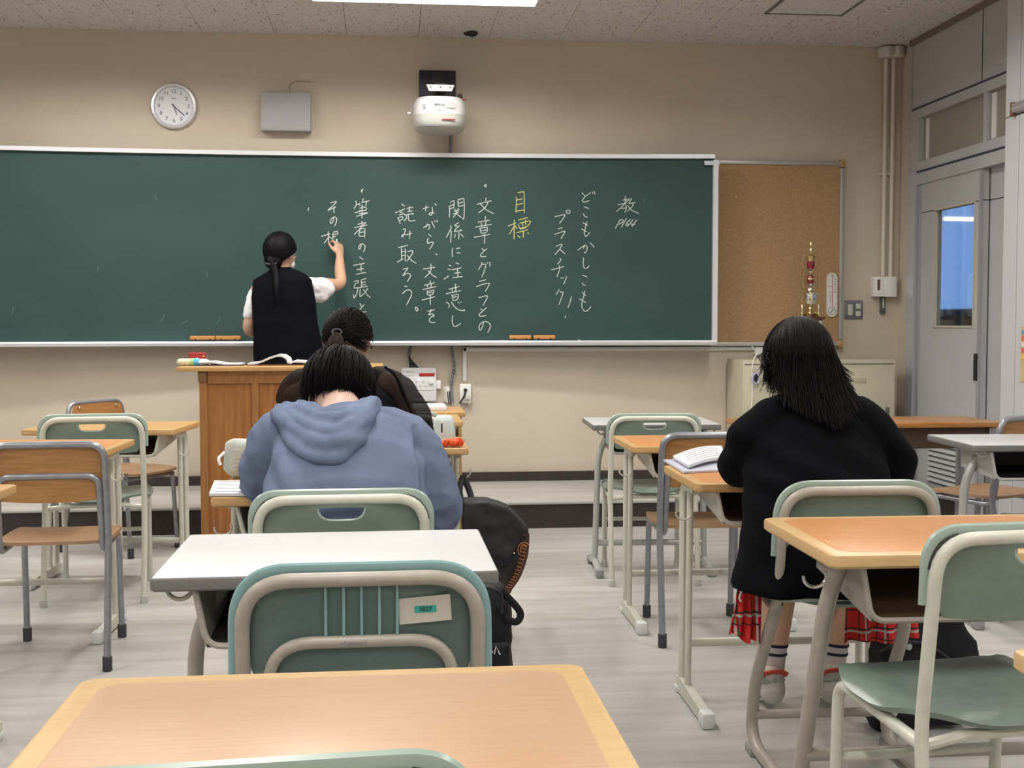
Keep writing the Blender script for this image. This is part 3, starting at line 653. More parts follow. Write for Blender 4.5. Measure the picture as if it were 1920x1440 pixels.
MB().tube(fil([(0, -.046, .02), (-.008, -.055, -.02), (-.04, -.05, -.065)], .03), .006, 8).build('plug_cord', DARK, t)
MB().rbox((.015, -.045, -.025), (.03, .02, .03), .003).build('adaptor', OFFW, t)
MB().tube([(.01, -.045, -.035), (.026, -.045, -.075)], .004, 6).build('adaptor_lead', OFFW, t)
P = onY(871, 655, YW); Q = onY(1420, 655, YW)
t = thing('wall_trunking', (P[0], YW, P[2]), 0, 'white cable trunking running along the wall under the chalkboard', 'trunking')
MB().rbox(((Q[0]-P[0])/2, -.011, 0), (Q[0]-P[0]+.02, .022, .026), .003).build('horizontal_run', WHITE, t)
MB().rbox((0, -.011, -.10), (.026, .022, .22), .003).build('vertical_run', WHITE, t)
MB().rbox((Q[0]-P[0], -.018, -.015), (.055, .036, .055), .006).build('junction', WHITE, t)
P = onY(1415, 680, 7.474)
t = thing('white_cord', (P[0], 7.474, P[2]), 0, 'thin white cord looping down from trunking junction beside cabinet', 'cord')
MB().tube(fil([(.10, .40, .10), (.03, .02, .065), (-.005, 0, .03), (-.02, 0, -.05), (-.012, 0, -.18), (-.02, 0, -.30)], .04), .004, 6).build('cord', WHITE, t)
MB().tube([(.006+.022*cos(a), -.012, -.10+.034*sin(a)) for a in np.linspace(0, 2*pi, 17)[:-1]], .007, 6, closed=True).build('coil', mat('lilac_coil', (.45, .42, .60), .5), t)
MB().ell((.004, -.005, -.09), (.02, .012, .03)).build('coil_core', DARK, t)
# ---------------------------------------------------------------- school furniture
def panel(G, keep, th):                         # closed sheet with holes; keep(i, j) says which cells exist
    A = np.array(G, float); R_, C_ = A.shape[:2]
    du = np.gradient(A, axis=1); dv = np.gradient(A, axis=0); N = np.cross(du, dv); N /= np.maximum(np.linalg.norm(N, axis=2, keepdims=True), 1e-9)
    n = R_*C_; f = []; ed = {}
    for i in range(R_-1):
        for j in range(C_-1):
            if not keep(i, j): continue
            q = (i*C_+j, i*C_+j+1, (i+1)*C_+j+1, (i+1)*C_+j); f.append(q); f.append(tuple(n+k for k in q[::-1]))
            for k in range(4):
                e = (q[k], q[(k+1) % 4]); ed[e] = 1
    for (a, b_) in list(ed):
        if (b_, a) not in ed: f.append((b_, a, n+a, n+b_))
    mb = MB(); mb.add([tuple(x) for x in (A+N*th/2).reshape(-1, 3)] + [tuple(x) for x in (A-N*th/2).reshape(-1, 3)], f); return mb
def squircle(u, v, r=.25):                      # maps [-1,1]^2 to a square with rounded corners
    m_ = max(abs(u), abs(v)); l = sqrt(u*u+v*v)
    if l < 1e-9: return 0, 0
    k = m_/l; a = abs(u*v)/(m_*m_); s_ = 1-(1-k*1.0)*a*r*1.6
    return u*s_, v*s_
def seat_grid(hw, y0, y1, z, dish=.012, roll=.03, n=14, r=.22, fr=.3, edge=0):
    G = []
    for i in range(n+1):
        row = []
        for j in range(n+1):
            u, v = squircle(-1+2*j/n, -1+2*i/n, r)
            x = u*hw; y = (y0+y1)/2 + v*(y1-y0)/2
            zz = z - dish*(1-u*u)*(1-v*v)
            if v > 1-fr: zz -= roll*((v-(1-fr))/fr)**2
            if edge: zz -= edge*max(0, (max(abs(u), -v)-.86)/.14)**2
            row.append((x, y, zz))
        G.append(row)
    return G
def back_grid(hw, z0, z1, y0, y1, curve, nx=18, nz=10, r=.18):
    G = []
    for i in range(nz+1):
        row = []
        for j in range(nx+1):
            u, v = squircle(-1+2*j/nx, -1+2*i/nz, r)
            t_ = (v+1)/2; row.append((u*hw, y0+(y1-y0)*t_ - curve*(1-u*u), z0+(z1-z0)*t_))
        G.append(row)
    return G
def cap(mb, x, y, r, h): mb.lathe([(r*.9, 0), (r, .004), (r, h)], 12, (x, y, 0)); return mb

def chair_green(tube_m, name='school_chair'):
    t = thing(name, cat='chair'); t['category'] = 'chair'; r = .0125
    U = fil([(-.2, -.035, .02), (-.2, .05, .40), (-.198, .0, .772), (.198, .0, .772), (.2, .05, .40), (.2, -.035, .02)], .075, 8)
    MB().tube(U, r, 10).build('back_frame', tube_m, t)
    for s_ in (-1, 1):
        MB().tube(fil([(s_*.182, .425, .02), (s_*.182, .41, .405), (s_*.195, .055, .395)], .05, 6), r, 10).build('leg', tube_m, t)
        c_ = MB(); cap(c_, s_*.2, -.037, .016, .032); c_.build('foot_cap', mat('pale_cap', (.55, .56, .52), .5), t)
        c_ = MB(); cap(c_, s_*.182, .4255, .016, .032); c_.build('foot_cap', MATS['pale_cap'], t)
    MB().cyl((-.182, .418, .24), (.182, .418, .24), .010).build('stretcher', tube_m, t)
    MB().tube([(-.2, .052, .392), (-.1, .07, .402), (.1, .07, .402), (.2, .052, .392)], .011, 8).build('seat_rail', tube_m, t)
    MB().sheet(seat_grid(.212, .045, .46, .440, .014, .035, 20, .42, .3, .022), .010).build('seat', GREEN, t)
    G = back_grid(.192, .625, .772, .026, .016, .022, 44, 24)
    def keep(i, j):
        x, _, z = (np.array(G[i][j])+np.array(G[i+1][j+1]))/2
        return not (z < .752 and (x/.056)**4 + ((z-.752)/.030)**2 < 1)
    panel(G, keep, .006).build('backrest', GREEN, t)
    R_ = fil([(-.211, .024, .655), (-.211, .018, .785), (.211, .018, .785), (.211, .024, .655)], .085, 10)
    MB().tube(R_, .0075, 8, up=(0, 1, 0), rb=.011).build('backrest_rim', GREENR, t)
    for s_ in (-1, 1): MB().tube([(s_*(.207-.06*(1-cos(a))), .014, .704+.072*sin(a)) for a in np.linspace(.2, 1.45, 9)], .006, 6).build('corner_vent', DARK, t)
    MB().tube([(.056*np.sign(cos(a))*abs(cos(a))**.5, -.003, .752-.030*abs(sin(a))) for a in np.linspace(0, pi, 17)], .0035, 6).build('slot_lip', GREENR, t)
    return t
def chair_wood():
    t = thing('plywood_chair'); t['category'] = 'chair'; r = .0125
    MB().tube(fil([(-.198, -.055, .03), (-.192, .04, .43), (-.19, .0, .778), (.19, .0, .778), (.192, .04, .43), (.198, -.055, .03)], .06, 8), r, 10).build('back_frame', GRAYT, t)
    MB().tube(fil([(-.172, .40, .03), (-.170, .375, .408), (-.172, .045, .40), (-.168, .012, .668), (.168, .012, .668), (.172, .045, .40), (.170, .375, .408), (.172, .40, .03)], .045, 6), .0115, 10).build('seat_frame', GRAYT, t)
    for x, y in ((-.198, -.056), (.198, -.056), (-.172, .4015), (.172, .4015)):
        c_ = MB(); cap(c_, x, y, .0165, .05); c_.build('foot_cap', RUB, t)
    MB().cyl((-.17, .38, .40), (.17, .38, .40), .010).build('seat_rail', GRAYT, t)
    MB().sheet(seat_grid(.192, .03, .42, .432, .016, .012, r=.2), .012).build('seat', PLYS, t)
    MB().sheet(back_grid(.178, .575, .772, .035, .018, .010), .010).build('backrest', PLYW, t)
    for x in (-.13, .13):
        for z in (.668, .755): MB().ell((x, .034 if z < .7 else .026, z), (.007, .004, .007)).build('bolt', CHROME, t)
    return t
def chair_ribbed(ribs=True, rim=None):
    rim = rim or TEAL
    t = thing('ribbed_chair' if ribs else 'tube_frame_chair'); t['category'] = 'chair'; r = .0128; PM = mat('teal_green_plastic', (.105, .165, .152), .22) if ribs else GREEN
    MB().tube(fil([(-.185, .20, .452), (-.197, .045, .452), (-.195, .0, .768), (.195, .0, .768), (.197, .045, .452), (.185, .20, .452)], .085, 10), r, 12).build('back_frame', BEIGE, t)
    if ribs: MB().tube(fil([(-.158, .03, .50), (-.15, .006, .662), (.15, .006, .662), (.158, .03, .50)], .07, 8), .0105, 10).build('back_arch', BEIGE, t)
    G = back_grid(.19, .585, .775, .040, .024, .016)
    MB().sheet(G, .007).build('backrest', PM, t)
    MB().tube(fil([(-.211, .028, .60), (-.208, .016, .784), (.208, .016, .784), (.211, .028, .60)], .098, 12), .0065, 8, up=(0, 1, 0), rb=.010).build('backrest_rim', rim, t)
    for k in range(5 if ribs else 0): MB().tube([(-.058+k*.0295, .005, .755), (-.058+k*.0295, .005, .672)], .0028, 6).build('rib', TEAL, t)
    for s_ in (-1, 1):
        MB().tube(fil([(s_*.172, .13, .455), (s_*.186, .16, .37), (s_*.192, .27, .20), (s_*.192, .30, .06), (s_*.19, .24, .02), (s_*.188, -.04, .02)], .07, 7), .017, 12).build('leg', BEIGE, t)
        MB().rbox((s_*.188, -.035, .018), (.044, .05, .036), .006).build('foot_cap', mat('grey_cap', (.30, .29, .28), .6), t)
        MB().rbox((s_*.191, .27, .014), (.040, .06, .028), .006).build('foot_cap', MATS['grey_cap'], t)
    MB().cyl((-.19, .285, .105), (.19, .285, .105), .013).build('stretcher', BEIGE, t)
    MB().sheet(seat_grid(.207, .04, .44, .484, .012, .03, 18, .4, .3, .02), .012).build('seat', GREEN, t)
    MB().tube(fil([(-.205, .38, .480), (-.203, .05, .484), (.203, .05, .484), (.205, .38, .480)], .05, 5), .010, 8).build('seat_rim', rim, t)
    return t

def slab_round(w_, d, z, h, m, name, t, r=.02, y0=0, b=.004):
    pl = []
    for cx, cy, a0 in ((w_/2-r, d-r, 0), (-w_/2+r, d-r, pi/2), (-w_/2+r, r, pi), (w_/2-r, r, 1.5*pi)):
        for k in range(6): a = a0+k*pi/10; pl.append((cx+r*cos(a), y0+cy+r*sin(a)))
    L = [(0, b), (b*.3, b*.3), (b, 0)] ; rings = []
    def ring(inset, zz):
        cxm, cym = 0, y0+d/2; return [((x-cxm)*(1-2*inset/w_)+cxm, (y-cym)*(1-2*inset/d)+cym, zz) for x, y in pl]
    rings = [ring(b, z), ring(0, z+b), ring(0, z+h-b), ring(b*.3, z+h-b*.3), ring(b, z+h)]
    mb = MB(); loft_rings(mb, rings); return mb.build(name, m, t, angle=35)
def tray(t, hw, y0, y1, zt, zb0, zb1, inner, lip, lipm):
    b_ = MB()
    b_.sheet([[(-hw, y0, zb0), (hw, y0, zb0)], [(-hw, y1, zb1), (hw, y1, zb1)]], .004)
    b_.sheet([[(-hw, y1, zb1), (hw, y1, zb1)], [(-hw, y1, zt), (hw, y1, zt)]], .004)
    b_.build('tray', inner, t)
    for s_ in (-1, 1): MB().prism([(s_*hw, y0, zb0), (s_*hw, y1, zb1), (s_*hw, y1, zt), (s_*(hw+.018), y0, zt)], (s_*.004, 0, 0)).build('tray_side', lipm, t)
    MB().tube(fil([(-hw-.02, y0, zt), (-hw, y0, zb0), (hw, y0, zb0), (hw+.02, y0, zt)], .03, 5), .0065, 8).build('tray_lip', lip, t)
def hook(t, x, y, z, m, r=.024, w_=.004, name='bag_hook'):
    MB().tube([(x + r*1.1*cos(a), y, z + r*sin(a)) for a in np.linspace(pi*.98, 2.15*pi, 12)], w_, 7).build(name, m, t)

def desk_wood(inlay):
    t = thing('wooden_school_desk'); t['category'] = 'desk'
    slab_round(.65, .48, .694, .026, WOODE, 'desktop', t, .022)
    if inlay: slab_round(.585, .415, .7195, .0015, INLAY, 'desktop_inlay', t, .03, .0325, .0004)
    for s_ in (-1, 1):
        x = s_*.293
        MB().tube(fil([(x, .15, .683), (x, .315, .683), (x, .322, .03)], .055, 7), .0115, 12, up=(1, 0, 0), rb=.017).build('leg', OFFW, t)
        MB().tube(fil([(x*.985, .235, .675), (x, .238, .05)], .01), .0105, 10).build('leg', OFFW, t)
        sk = MB(); sk.prism([(x-.014, .0, .008), (x-.014, .345, .008), (x-.014, .352, .05), (x-.014, .30, .056), (x-.014, .0, .042)], (.028, 0, 0)); sk.build('foot_rail', OFFW, t)
        MB().rbox((x, -.012, .024), (.040, .055, .048), .008).build('foot_cap', mat('white_cap', (.66, .68, .68), .5), t)
        MB().rbox((x, .335, .012), (.036, .04, .024), .005).build('foot_cap', MATS['white_cap'], t)
        hook(t, s_*.318, .20, .605, OFFW, .022, .0035)
    MB().cyl((-.285, .318, .165), (.285, .318, .165), .014).build('stretcher', OFFW, t)
    tray(t, .235, .03, .36, .690, .598, .642, TRAYBR, OFFW, OFFW)
    return t
def desk_steel(top, legm, rot):
    t = thing('laminate_school_desk'); t['category'] = 'desk'
    slab_round(.65, .47, .694, .025, GEDGE, 'edge_band', t, .008)
    slab_round(.643, .463, .7185, .002, top, 'desktop', t, .007, .0035, .0005)
    for s_ in (-1, 1):
        MB().tube(fil([(s_*.20, .20, .690), (s_*.272, .20, .57), (s_*.288, .21, .05)], .12, 8), .016, 12, up=(1, 0, 0), rb=.021).build('leg', legm, t)
        MB().tube(fil([(s_*.288, .36, .022), (s_*.288, .24, .045), (s_*.288, .18, .045), (s_*.288, .02, .022)], .05, 4), .0175, 10).build('foot_rail', legm, t)
        for y in (.365, .015): MB().rbox((s_*.288, y, .021), (.04, .045, .042), .009).build('foot_cap', mat('grey_cap2', (.28, .27, .27), .6), t)
        hook(t, s_*.275, .03, .695, legm, .021, .0045)
    MB().cyl((-.28, .21, .13), (.28, .21, .13), .015).build('stretcher', legm, t)
    tray(t, .225, .02, .34, .692, .585, .60, TRAYIN, legm, legm)
    return t
def desk_border(inl):
    t = thing('bordered_school_desk'); t['category'] = 'desk'
    slab_round(.672, .485, .690, .030, EDGE3, 'desktop', t, .020, b=.006)
    slab_round(.604, .420, .7192, .0012, inl, 'desktop_inlay', t, .035, .0325, .0003)
    for s_ in (-1, 1):
        MB().tube(fil([(s_*.262, .135, .690), (s_*.285, .17, .58), (s_*.294, .345, .045), (s_*.294, .28, .022), (s_*.294, -.03, .022)], .05, 6), .0185, 12).build('leg', BEIGE, t)
        for y in (-.035, .33): MB().rbox((s_*.294, y, .02), (.044, .05, .04), .008).build('foot_cap', MATS['grey_cap'], t)
        hook(t, s_*.285, .245, .625, CHROME, .024, .004)
    MB().cyl((-.29, .285, .205), (.29, .285, .205), .015).build('stretcher', BEIGE, t)
    tray(t, .235, .035, .37, .688, .575, .62, TRAYBR, BEIGE, BEIGE)
    return t

G_OFF = chair_green(OFFW); W_CH = chair_wood(); R_CH = chair_ribbed(); P_CH = chair_ribbed(False, GREENR)
D1I = desk_wood(True); D1P = desk_wood(False); D2W = desk_steel(WTOP, BEIGE, 0); D2G = desk_steel(GTOP, SILV, 0); D3N = desk_border(INLAY_GLOSS); D3O = desk_border(INLAY)
MATS_STICK = mat('teal_label', (.03, .36, .31), .5); STK = mat('paper_sticker', (.56, .54, .47), .6)

# desks: near edge centre (x, y), heading
def dk(proto, x, y, rz, label, sx=1): o = place(proto, (x, y, 0), rz, label); o.scale = (sx, 1, 1); return o
dk(D3N, -.073, 1.145, .004, 'desk with gloss reflection painted into its pale inlay, pale wooden border in the nearest foreground')
dk(D2W, -.121, 2.262, .008, 'white-topped desk with grey edge behind the blue hoodie')
dk(D1P, -.165, 3.31, .0, 'wooden desk of the person in the blue hoodie')
dk(D1P, -.03, 4.535, .0, 'wooden desk of the ponytailed person with pencil case on top')
dk(D1P, .025, 5.80, .0, 'empty wooden desk in front of the podium')
dk(D1P, -1.31, 5.525, -.10, 'wooden desk with plain top at far left beside the podium', 1.06)
dk(D1I, -1.385, 4.60, -.03, 'wooden desk with orange inlay and grey plywood chair on the left')
dk(D1I, -1.43, 3.19, -.02, 'wooden desk at the left edge, only its right corner in view')
dk(D2G, 1.238, 5.50, -.05, 'small grey-topped desk standing under the right end of the chalkboard', .93)
dk(D1I, 1.247, 4.51, -.01, 'wooden desk in front of the grey-topped one, plywood chair pushed in')
dk(D1I, 1.216, 3.43, -.02, 'wooden desk of the long-haired person, open textbook on top')
dk(D3O, 1.222, 2.335, -.02, 'orange-topped desk with pale border behind the long-haired person')
dk(D3O, 1.215, 1.15, -.02, 'desk at the right edge in the foreground, only a rounded corner showing')
dk(D2G, 2.56, 4.40, -.06, 'grey-topped desk at the right edge before the long table')

# chairs: point under the backrest, heading
def ch(proto, x, y, rz, label, sc=1): return place(proto, (x, y, 0), rz, label, sc)
c_near = ch(G_OFF, -.136, 1.075, .07, 'green plastic chair in the nearest foreground, only its top rim showing', 1.0)
c_white = ch(R_CH, -.051, 1.99, .01, 'green ribbed chair with label 3B27 at the white desk')
c_hood = ch(G_OFF, -.118, 2.88, .02, 'green chair with handle slot behind the blue hoodie')
c_pony = ch(G_OFF, -.07, 4.02, .0, 'green chair the ponytailed person sits on, hidden behind the hoodie')
c_row1 = ch(G_OFF, .02, 5.42, -.03, 'green chair pushed against the empty desk by the podium')
c_a1 = ch(G_OFF, -1.262, 5.25, .10, 'green chair with teal label at the far left desk', 1.02)
c_a2 = ch(W_CH, -1.175, 4.25, .05, 'plywood chair with grey tube frame at the left edge')
c_rev = ch(W_CH, -1.57, 6.60, -2.13, 'worn plywood chair turned backwards by the platform at far left')
c_c1 = ch(G_OFF, 1.194, 5.36, -.06, 'green chair at the small grey-topped desk under the chalkboard', .985)
c_c2 = ch(W_CH, 1.19, 4.35, -.03, 'plywood chair with grey tube frame in front of the textbook')
c_girl = ch(P_CH, 1.18, 2.92, -.03, 'green chair with thick beige tubes under the long-haired person')
c_d3 = ch(G_OFF, 1.18, 2.065, .08, 'glossy green chair at the orange-topped desk in the right foreground', 1.04)
c_d = ch(W_CH, 2.78, 5.00, .45, 'brown plywood chair between the grey-topped desk and the long table')
c_e = ch(G_OFF, 2.58, 4.10, .0, 'green chair at the right edge beside the grey-topped desk')

def sticker(chair, x, z, w_, h, m, y=-.004, rot=0, name='name_label'):
    return MB().rbox((x, y, z), (w_, .0015, h), .0004, 1, RY(rot)).build(name, m, chair)
sticker(c_white, .106, .712, .088, .044, STK, .009, -.07); sticker(c_white, .107, .713, .036, .0115, MATS_STICK, .0078, -.03)
text_mesh('label_lettering', '3B27', .0105, INK, Matrix.Translation((.107, .0066, .713)) @ Matrix.Rotation(pi/2, 4, 'X'), c_white, .0002)
text_mesh('maker_name', 'okamura', .013, GINK, Matrix.Translation((-.012, -.0060, .662)) @ Matrix.Rotation(pi/2, 4, 'X'), c_white, .0001)
sticker(c_a1, .0, .690, .045, .012, MATS_STICK, .002); sticker(c_d3, .035, .690, .05, .012, MATS_STICK, .0); sticker(c_d3, .04, .665, .055, .014, mat('wood_tape', (.50, .34, .16), .6), .002)
text_mesh('label_lettering', '3B30', .011, INK, Matrix.Translation((.035, -.0015, .690)) @ Matrix.Rotation(pi/2, 4, 'X'), c_d3, .0002)
sticker(c_girl, -.005, .70, .035, .03, STK, .012); sticker(c_hood, .01, .705, .04, .014, STK, .002); sticker(c_c1, .0, .702, .03, .014, STK, .002)
MB().add([(-.03, .010, .715), (-.005, .010, .722), (.015, .010, .708), (.03, .010, .711), (.0, .010, .704), (-.02, .010, .706), (-.03, .0095, .715), (-.005, .0095, .722), (.015, .0095, .708), (.03, .0095, .711), (.0, .0095, .704), (-.02, .0095, .706)], [(0, 1, 2, 3, 4, 5), (6, 7, 8, 9, 10, 11)]).build('scuff_mark', mat('scuff', (.55, .45, .33), .8), c_a2)
# ---------------------------------------------------------------- organic shapes
def organic(name, mb, m, parent=None, voxel=.007, it=5, amp=0, sc=8, fn=None, label=None):
    me = bpy.data.meshes.new(name+'_src'); me.from_pydata(mb.v, [], mb.f)
    bm = bmesh.new(); bm.from_mesh(me); bmesh.ops.recalc_face_normals(bm, faces=bm.faces[:]); bm.to_mesh(me); bm.free()
    o = bpy.data.objects.new(name+'_src', me); COL.objects.link(o)
    md = o.modifiers.new('r', 'REMESH'); md.mode = 'VOXEL'; md.voxel_size = voxel
    if it: ms = o.modifiers.new('s', 'SMOOTH'); ms.factor = .5; ms.iterations = it
    dg = bpy.context.evaluated_depsgraph_get(); m2 = bpy.data.meshes.new_from_object(o.evaluated_get(dg)); m2.name = name
    bpy.data.objects.remove(o); bpy.data.meshes.remove(me)
    if amp or fn:
        n = len(m2.vertices); co = np.empty(n*3); m2.vertices.foreach_get('co', co); co = co.reshape(-1, 3)
        no = np.empty(n*3); m2.vertex_normals.foreach_get('vector', no); no = no.reshape(-1, 3)
        if amp: d = np.array([noise.noise(Vector(c)*sc) + .5*noise.noise(Vector(c)*sc*2.3) for c in co]); co = co + no*(d*amp)[:, None]
        if fn: co = fn(co, no)
        m2.vertices.foreach_set('co', co.reshape(-1)); m2.update()
    for p in m2.polygons: p.use_smooth = True
    m2.materials.clear(); m2.materials.append(m)
    q = bpy.data.objects.new(name, m2); COL.objects.link(q)
    if parent is not None: q.parent = parent; m2.transform(Matrix.Translation(-Vector(parent.location)))
    if label: q['label'] = label
    return q
def limb(mb, P, r, up=(1, 0, 0), n=18, rb=None):
    r = list(r) if hasattr(r, '__len__') else [r]*len(P); rb = rb or r
    mb.tube(P, r, n, up=up, rb=list(rb))
    for k in (0, -1): mb.ell(P[k], (min(r[k], rb[k]),)*3, n=14, m=8)
    return mb
def spline(P, n=6):
    P = [np.array(p, float) for p in P]; return [Vector(q) for q in catmull2(P, n)]
def catmull2(P, n):
    Q = [2*P[0]-P[1]] + P + [2*P[-1]-P[-2]]; out = []
    for i in range(1, len(Q)-2):
        for k in range(n):
            t = k/n; a, b_, c_, d_ = Q[i-1:i+3]
            out.append(.5*(2*b_ + (c_-a)*t + (2*a-5*b_+4*c_-d_)*t*t + (3*b_-a-3*c_+d_)*t**3))
    out.append(P[-1]); return out
def slimb(mb, P, r, up=(1, 0, 0), n=18, rb=None, k=4):
    """smooth limb: centre line and radii splined"""
    r = list(r); rb = list(rb) if rb else r
    A = catmull2([np.array([*p, a, b_]) for p, a, b_ in zip(P, r, rb)], k)
    return limb(mb, [Vector(a[:3]) for a in A], [a[3] for a in A], up, n, [a[4] for a in A])
def strands(name, polys, r, m, parent, label=None, taper=.35):
    V = []; F = []; o = 0
    for P in polys:
        P = np.asarray(P); n = len(P); T = np.gradient(P, axis=0); T /= np.maximum(np.linalg.norm(T, axis=1, keepdims=True), 1e-9)
        u = np.cross(T, np.array([.3, .2, .93])); u /= np.maximum(np.linalg.norm(u, axis=1, keepdims=True), 1e-9); w_ = np.cross(T, u)
        rad = r*(1-(1-taper)*np.linspace(0, 1, n)**2)[:, None]
        for k in range(3):
            a = 2*pi*k/3; V.append(P + (u*cos(a)+w_*sin(a))*rad)
        idx = np.arange(n-1)
        for k in range(3):
            k2 = (k+1) % 3; F.append(np.stack([o+k*n+idx, o+k2*n+idx, o+k2*n+idx+1, o+k*n+idx+1], 1))
        o += 3*n
    V = np.concatenate(V); F = np.concatenate(F)
    me = bpy.data.meshes.new(name); me.vertices.add(len(V)); me.vertices.foreach_set('co', (V - np.array(parent.location)[None]).reshape(-1) if parent else V.reshape(-1))
    me.loops.add(F.size); me.loops.foreach_set('vertex_index', F.reshape(-1).astype(np.int32)); me.polygons.add(len(F))
    me.polygons.foreach_set('loop_start', np.arange(0, F.size, 4, dtype=np.int32)); me.update(calc_edges=True)
    for p in me.polygons: p.use_smooth = True
    me.materials.append(m); q = bpy.data.objects.new(name, me); COL.objects.link(q); q.parent = parent
    if label: q['label'] = label
    return q
def head_parts(mb, c, R, s=1.0):
    """skull, jaw, nose, brow, lips and ears; local x right, y face, z up; c = centre of the skull"""
    c = Vector(c); T = lambda x, y, z: c + R @ (Vector((x, y, z))*s)
    E = lambda p, r: mb.ell(T(*p), tuple(k*s for k in r), R, 20, 14)
    E((0, -.012, .025), (.076, .094, .088)); E((0, .018, -.02), (.068, .074, .085)); E((0, .030, -.075), (.052, .052, .045)); E((0, .058, -.095), (.026, .022, .020))
    E((0, .082, .022), (.050, .014, .012))                                         # brow
    mb.tube([T(0, .088, .010), T(0, .102, -.022), T(0, .094, -.034)], [.008*s, .013*s, .010*s], 10)     # nose
    E((0, .090, -.058), (.024, .009, .005)); E((0, .089, -.068), (.021, .009, .006))   # lips
    for k in (-1, 1):
        E((k*.075, -.008, -.012), (.010, .020, .032)); E((k*.042, .074, -.02), (.020, .014, .014))
def eyes(parent, c, R, s=1.0):
    for k in (-1, 1):
        p = Vector(c) + R @ (Vector((k*.031, .085, .002))*s) - Vector(parent.location)
        e = MB().ell(p, (.012, .008, .007), R, 14, 8).build('eye', mat('eye_white', (.7, .68, .66), .3), parent)
        MB().ell(p + R @ Vector((0, .0055, 0)), (.0055, .004, .0055), R, 12, 8).build('iris', INK, e)
def hand(mb, wrist, d, palm_n, curl=.5, s=1.0, side=1, spread=.0, thumb=None):
    """palm, four fingers and a thumb. d: direction of the fingers, palm_n: direction the palm faces"""
    w_ = Vector(wrist); d = Vector(d).normalized(); n_ = Vector(palm_n); n_ = (n_-d*n_.dot(d)).normalized(); x = d.cross(n_)*side
    limb(mb, [w_ - d*.01*s, w_ + d*.035*s, w_ + d*.080*s], [.018*s, .015*s, .013*s], up=n_, n=14, rb=[.026*s, .037*s, .040*s])
    for k, (off, L) in enumerate(((-.029, .068), (-.0098, .077), (.0098, .072), (.028, .056))):
        p = w_ + d*.078*s + x*off*s; dd = d + x*off*spread*8; P = [p - d*.02*s, p]; a = 0
        for q, (fr, bend) in enumerate(((.45, .8), (.32, 1.1), (.23, .8))):
            a += curl*bend; v = (dd*cos(a) + n_*sin(a)).normalized(); P.append(P[-1] + v*L*s*fr)
        limb(mb, P, [.0085*s, .0088*s, .0080*s, .0072*s, .0062*s], up=x, n=10)
    tp = w_ + d*.022*s - x*.026*s; th = (d*.75 - x*.55 + n_*.45).normalized(); t2 = (d*.95 + n_*(.3+curl*.3)).normalized()
    limb(mb, [tp, tp+th*.036*s, tp+th*.036*s+t2*.030*s, tp+th*.036*s+t2*.052*s], [.013*s, .0105*s, .0092*s, .0075*s], up=n_, n=10)
def cap_hair(c, R, rad, crown, th_fn, n, lift=.008, steps=14, wob=.03, jitter=.006, th0=.05, seed=1, phis=None):
    """strands combed over an ellipsoid from a crown direction; th_fn(phi) = polar length"""
    g = np.random.default_rng(seed); cr = Vector(crown).normalized(); ax = cr.cross(Vector((1, 0, 0))).normalized(); ay = cr.cross(ax)
    out = []; c = Vector(c)
    for i in range(n):
        ph = g.uniform(0, 2*pi) if phis is None else phis[i]; tm = th_fn(ph)*g.uniform(.86, 1.06); t0 = th0 + g.uniform(0, .75)**1.3*tm*.85; lf = lift*g.uniform(.2, 1.1); w0 = g.normal()*wob; w1 = g.normal()*wob
        P = []
        for k in range(steps):
            s_ = k/(steps-1); th = t0 + (tm-t0)*s_; p2 = ph + w0*s_ + w1*s_*s_
            v = cr*cos(th) + (ax*cos(p2)+ay*sin(p2))*sin(th)
            q = Vector((v.x*(rad[0]+lf), v.y*(rad[1]+lf), v.z*(rad[2]+lf))); P.append(c + R @ q)
        out.append([tuple(p) for p in P])
    return out
def hair_shell(name, c, R, rad, crown, th_fn, m, parent, lift=.006, nph=48, nth=14, label=None):
    cr = Vector(crown).normalized(); ax = cr.cross(Vector((1, 0, 0))).normalized(); ay = cr.cross(ax); G = []; c = Vector(c) - Vector(parent.location)
    for i in range(nth+1):
        row = []
        for j in range(nph+1):
            ph = 2*pi*j/nph; th = .02 + th_fn(ph)*i/nth; v = cr*cos(th) + (ax*cos(ph)+ay*sin(ph))*sin(th)
            row.append(tuple(c + R @ Vector((v.x*(rad[0]+lift), v.y*(rad[1]+lift), v.z*(rad[2]+lift)))))
        G.append(row)
    return MB().sheet(G, .006).build(name, m, parent, label, angle=80)
def V3(a): return Vector([float(k) for k in a])
def W(px, py, Y): return V3(onY(px, py, Y))
# ---------------------------------------------------------------- podium, tables, cabinet
t = thing('podium', (-.5725, 6.42, 0), 0, 'tall wooden teacher podium with panelled front before the platform', 'podium')
PW, PD, PH = .85, .47, .945
body = MB()
for s_ in (-1, 1): body.box((s_*(PW/2-.012), PD/2+.012, PH/2), (.022, PD-.024, PH))
body.box((0, PD-.012, .30), (PW-.05, .016, .60)); body.box((0, PD/2+.02, .50), (PW-.05, PD-.06, .018)); body.build('carcass', PODW, t)
MB().box((0, .016, .50), (PW-.03, .012, .86)).build('front_panel', PODW, t)
st = MB()
for x in (-PW/2+.022, -.135, .13, PW/2-.022): MB().box((x, .004, .47), (.040 if abs(x) > .3 else .034, .012, .94)).build('stile', PODL, t)
MB().box((0, .003, .905), (PW-.09, .012, .048)).build('rail', PODL, t); MB().box((0, .003, .06), (PW-.09, .012, .07)).build('rail', PODL, t)
MB().rbox((0, -.004, .938), (PW-.09, .014, .022), .003).build('rail', PODL, t)
for s_ in (-1, 1): MB().rbox((s_*(PW/2-.020), -.005, .918), (.046, .022, .054), .004).build('corner_block', mat('dark_block', (.20, .11, .045), .5), t)
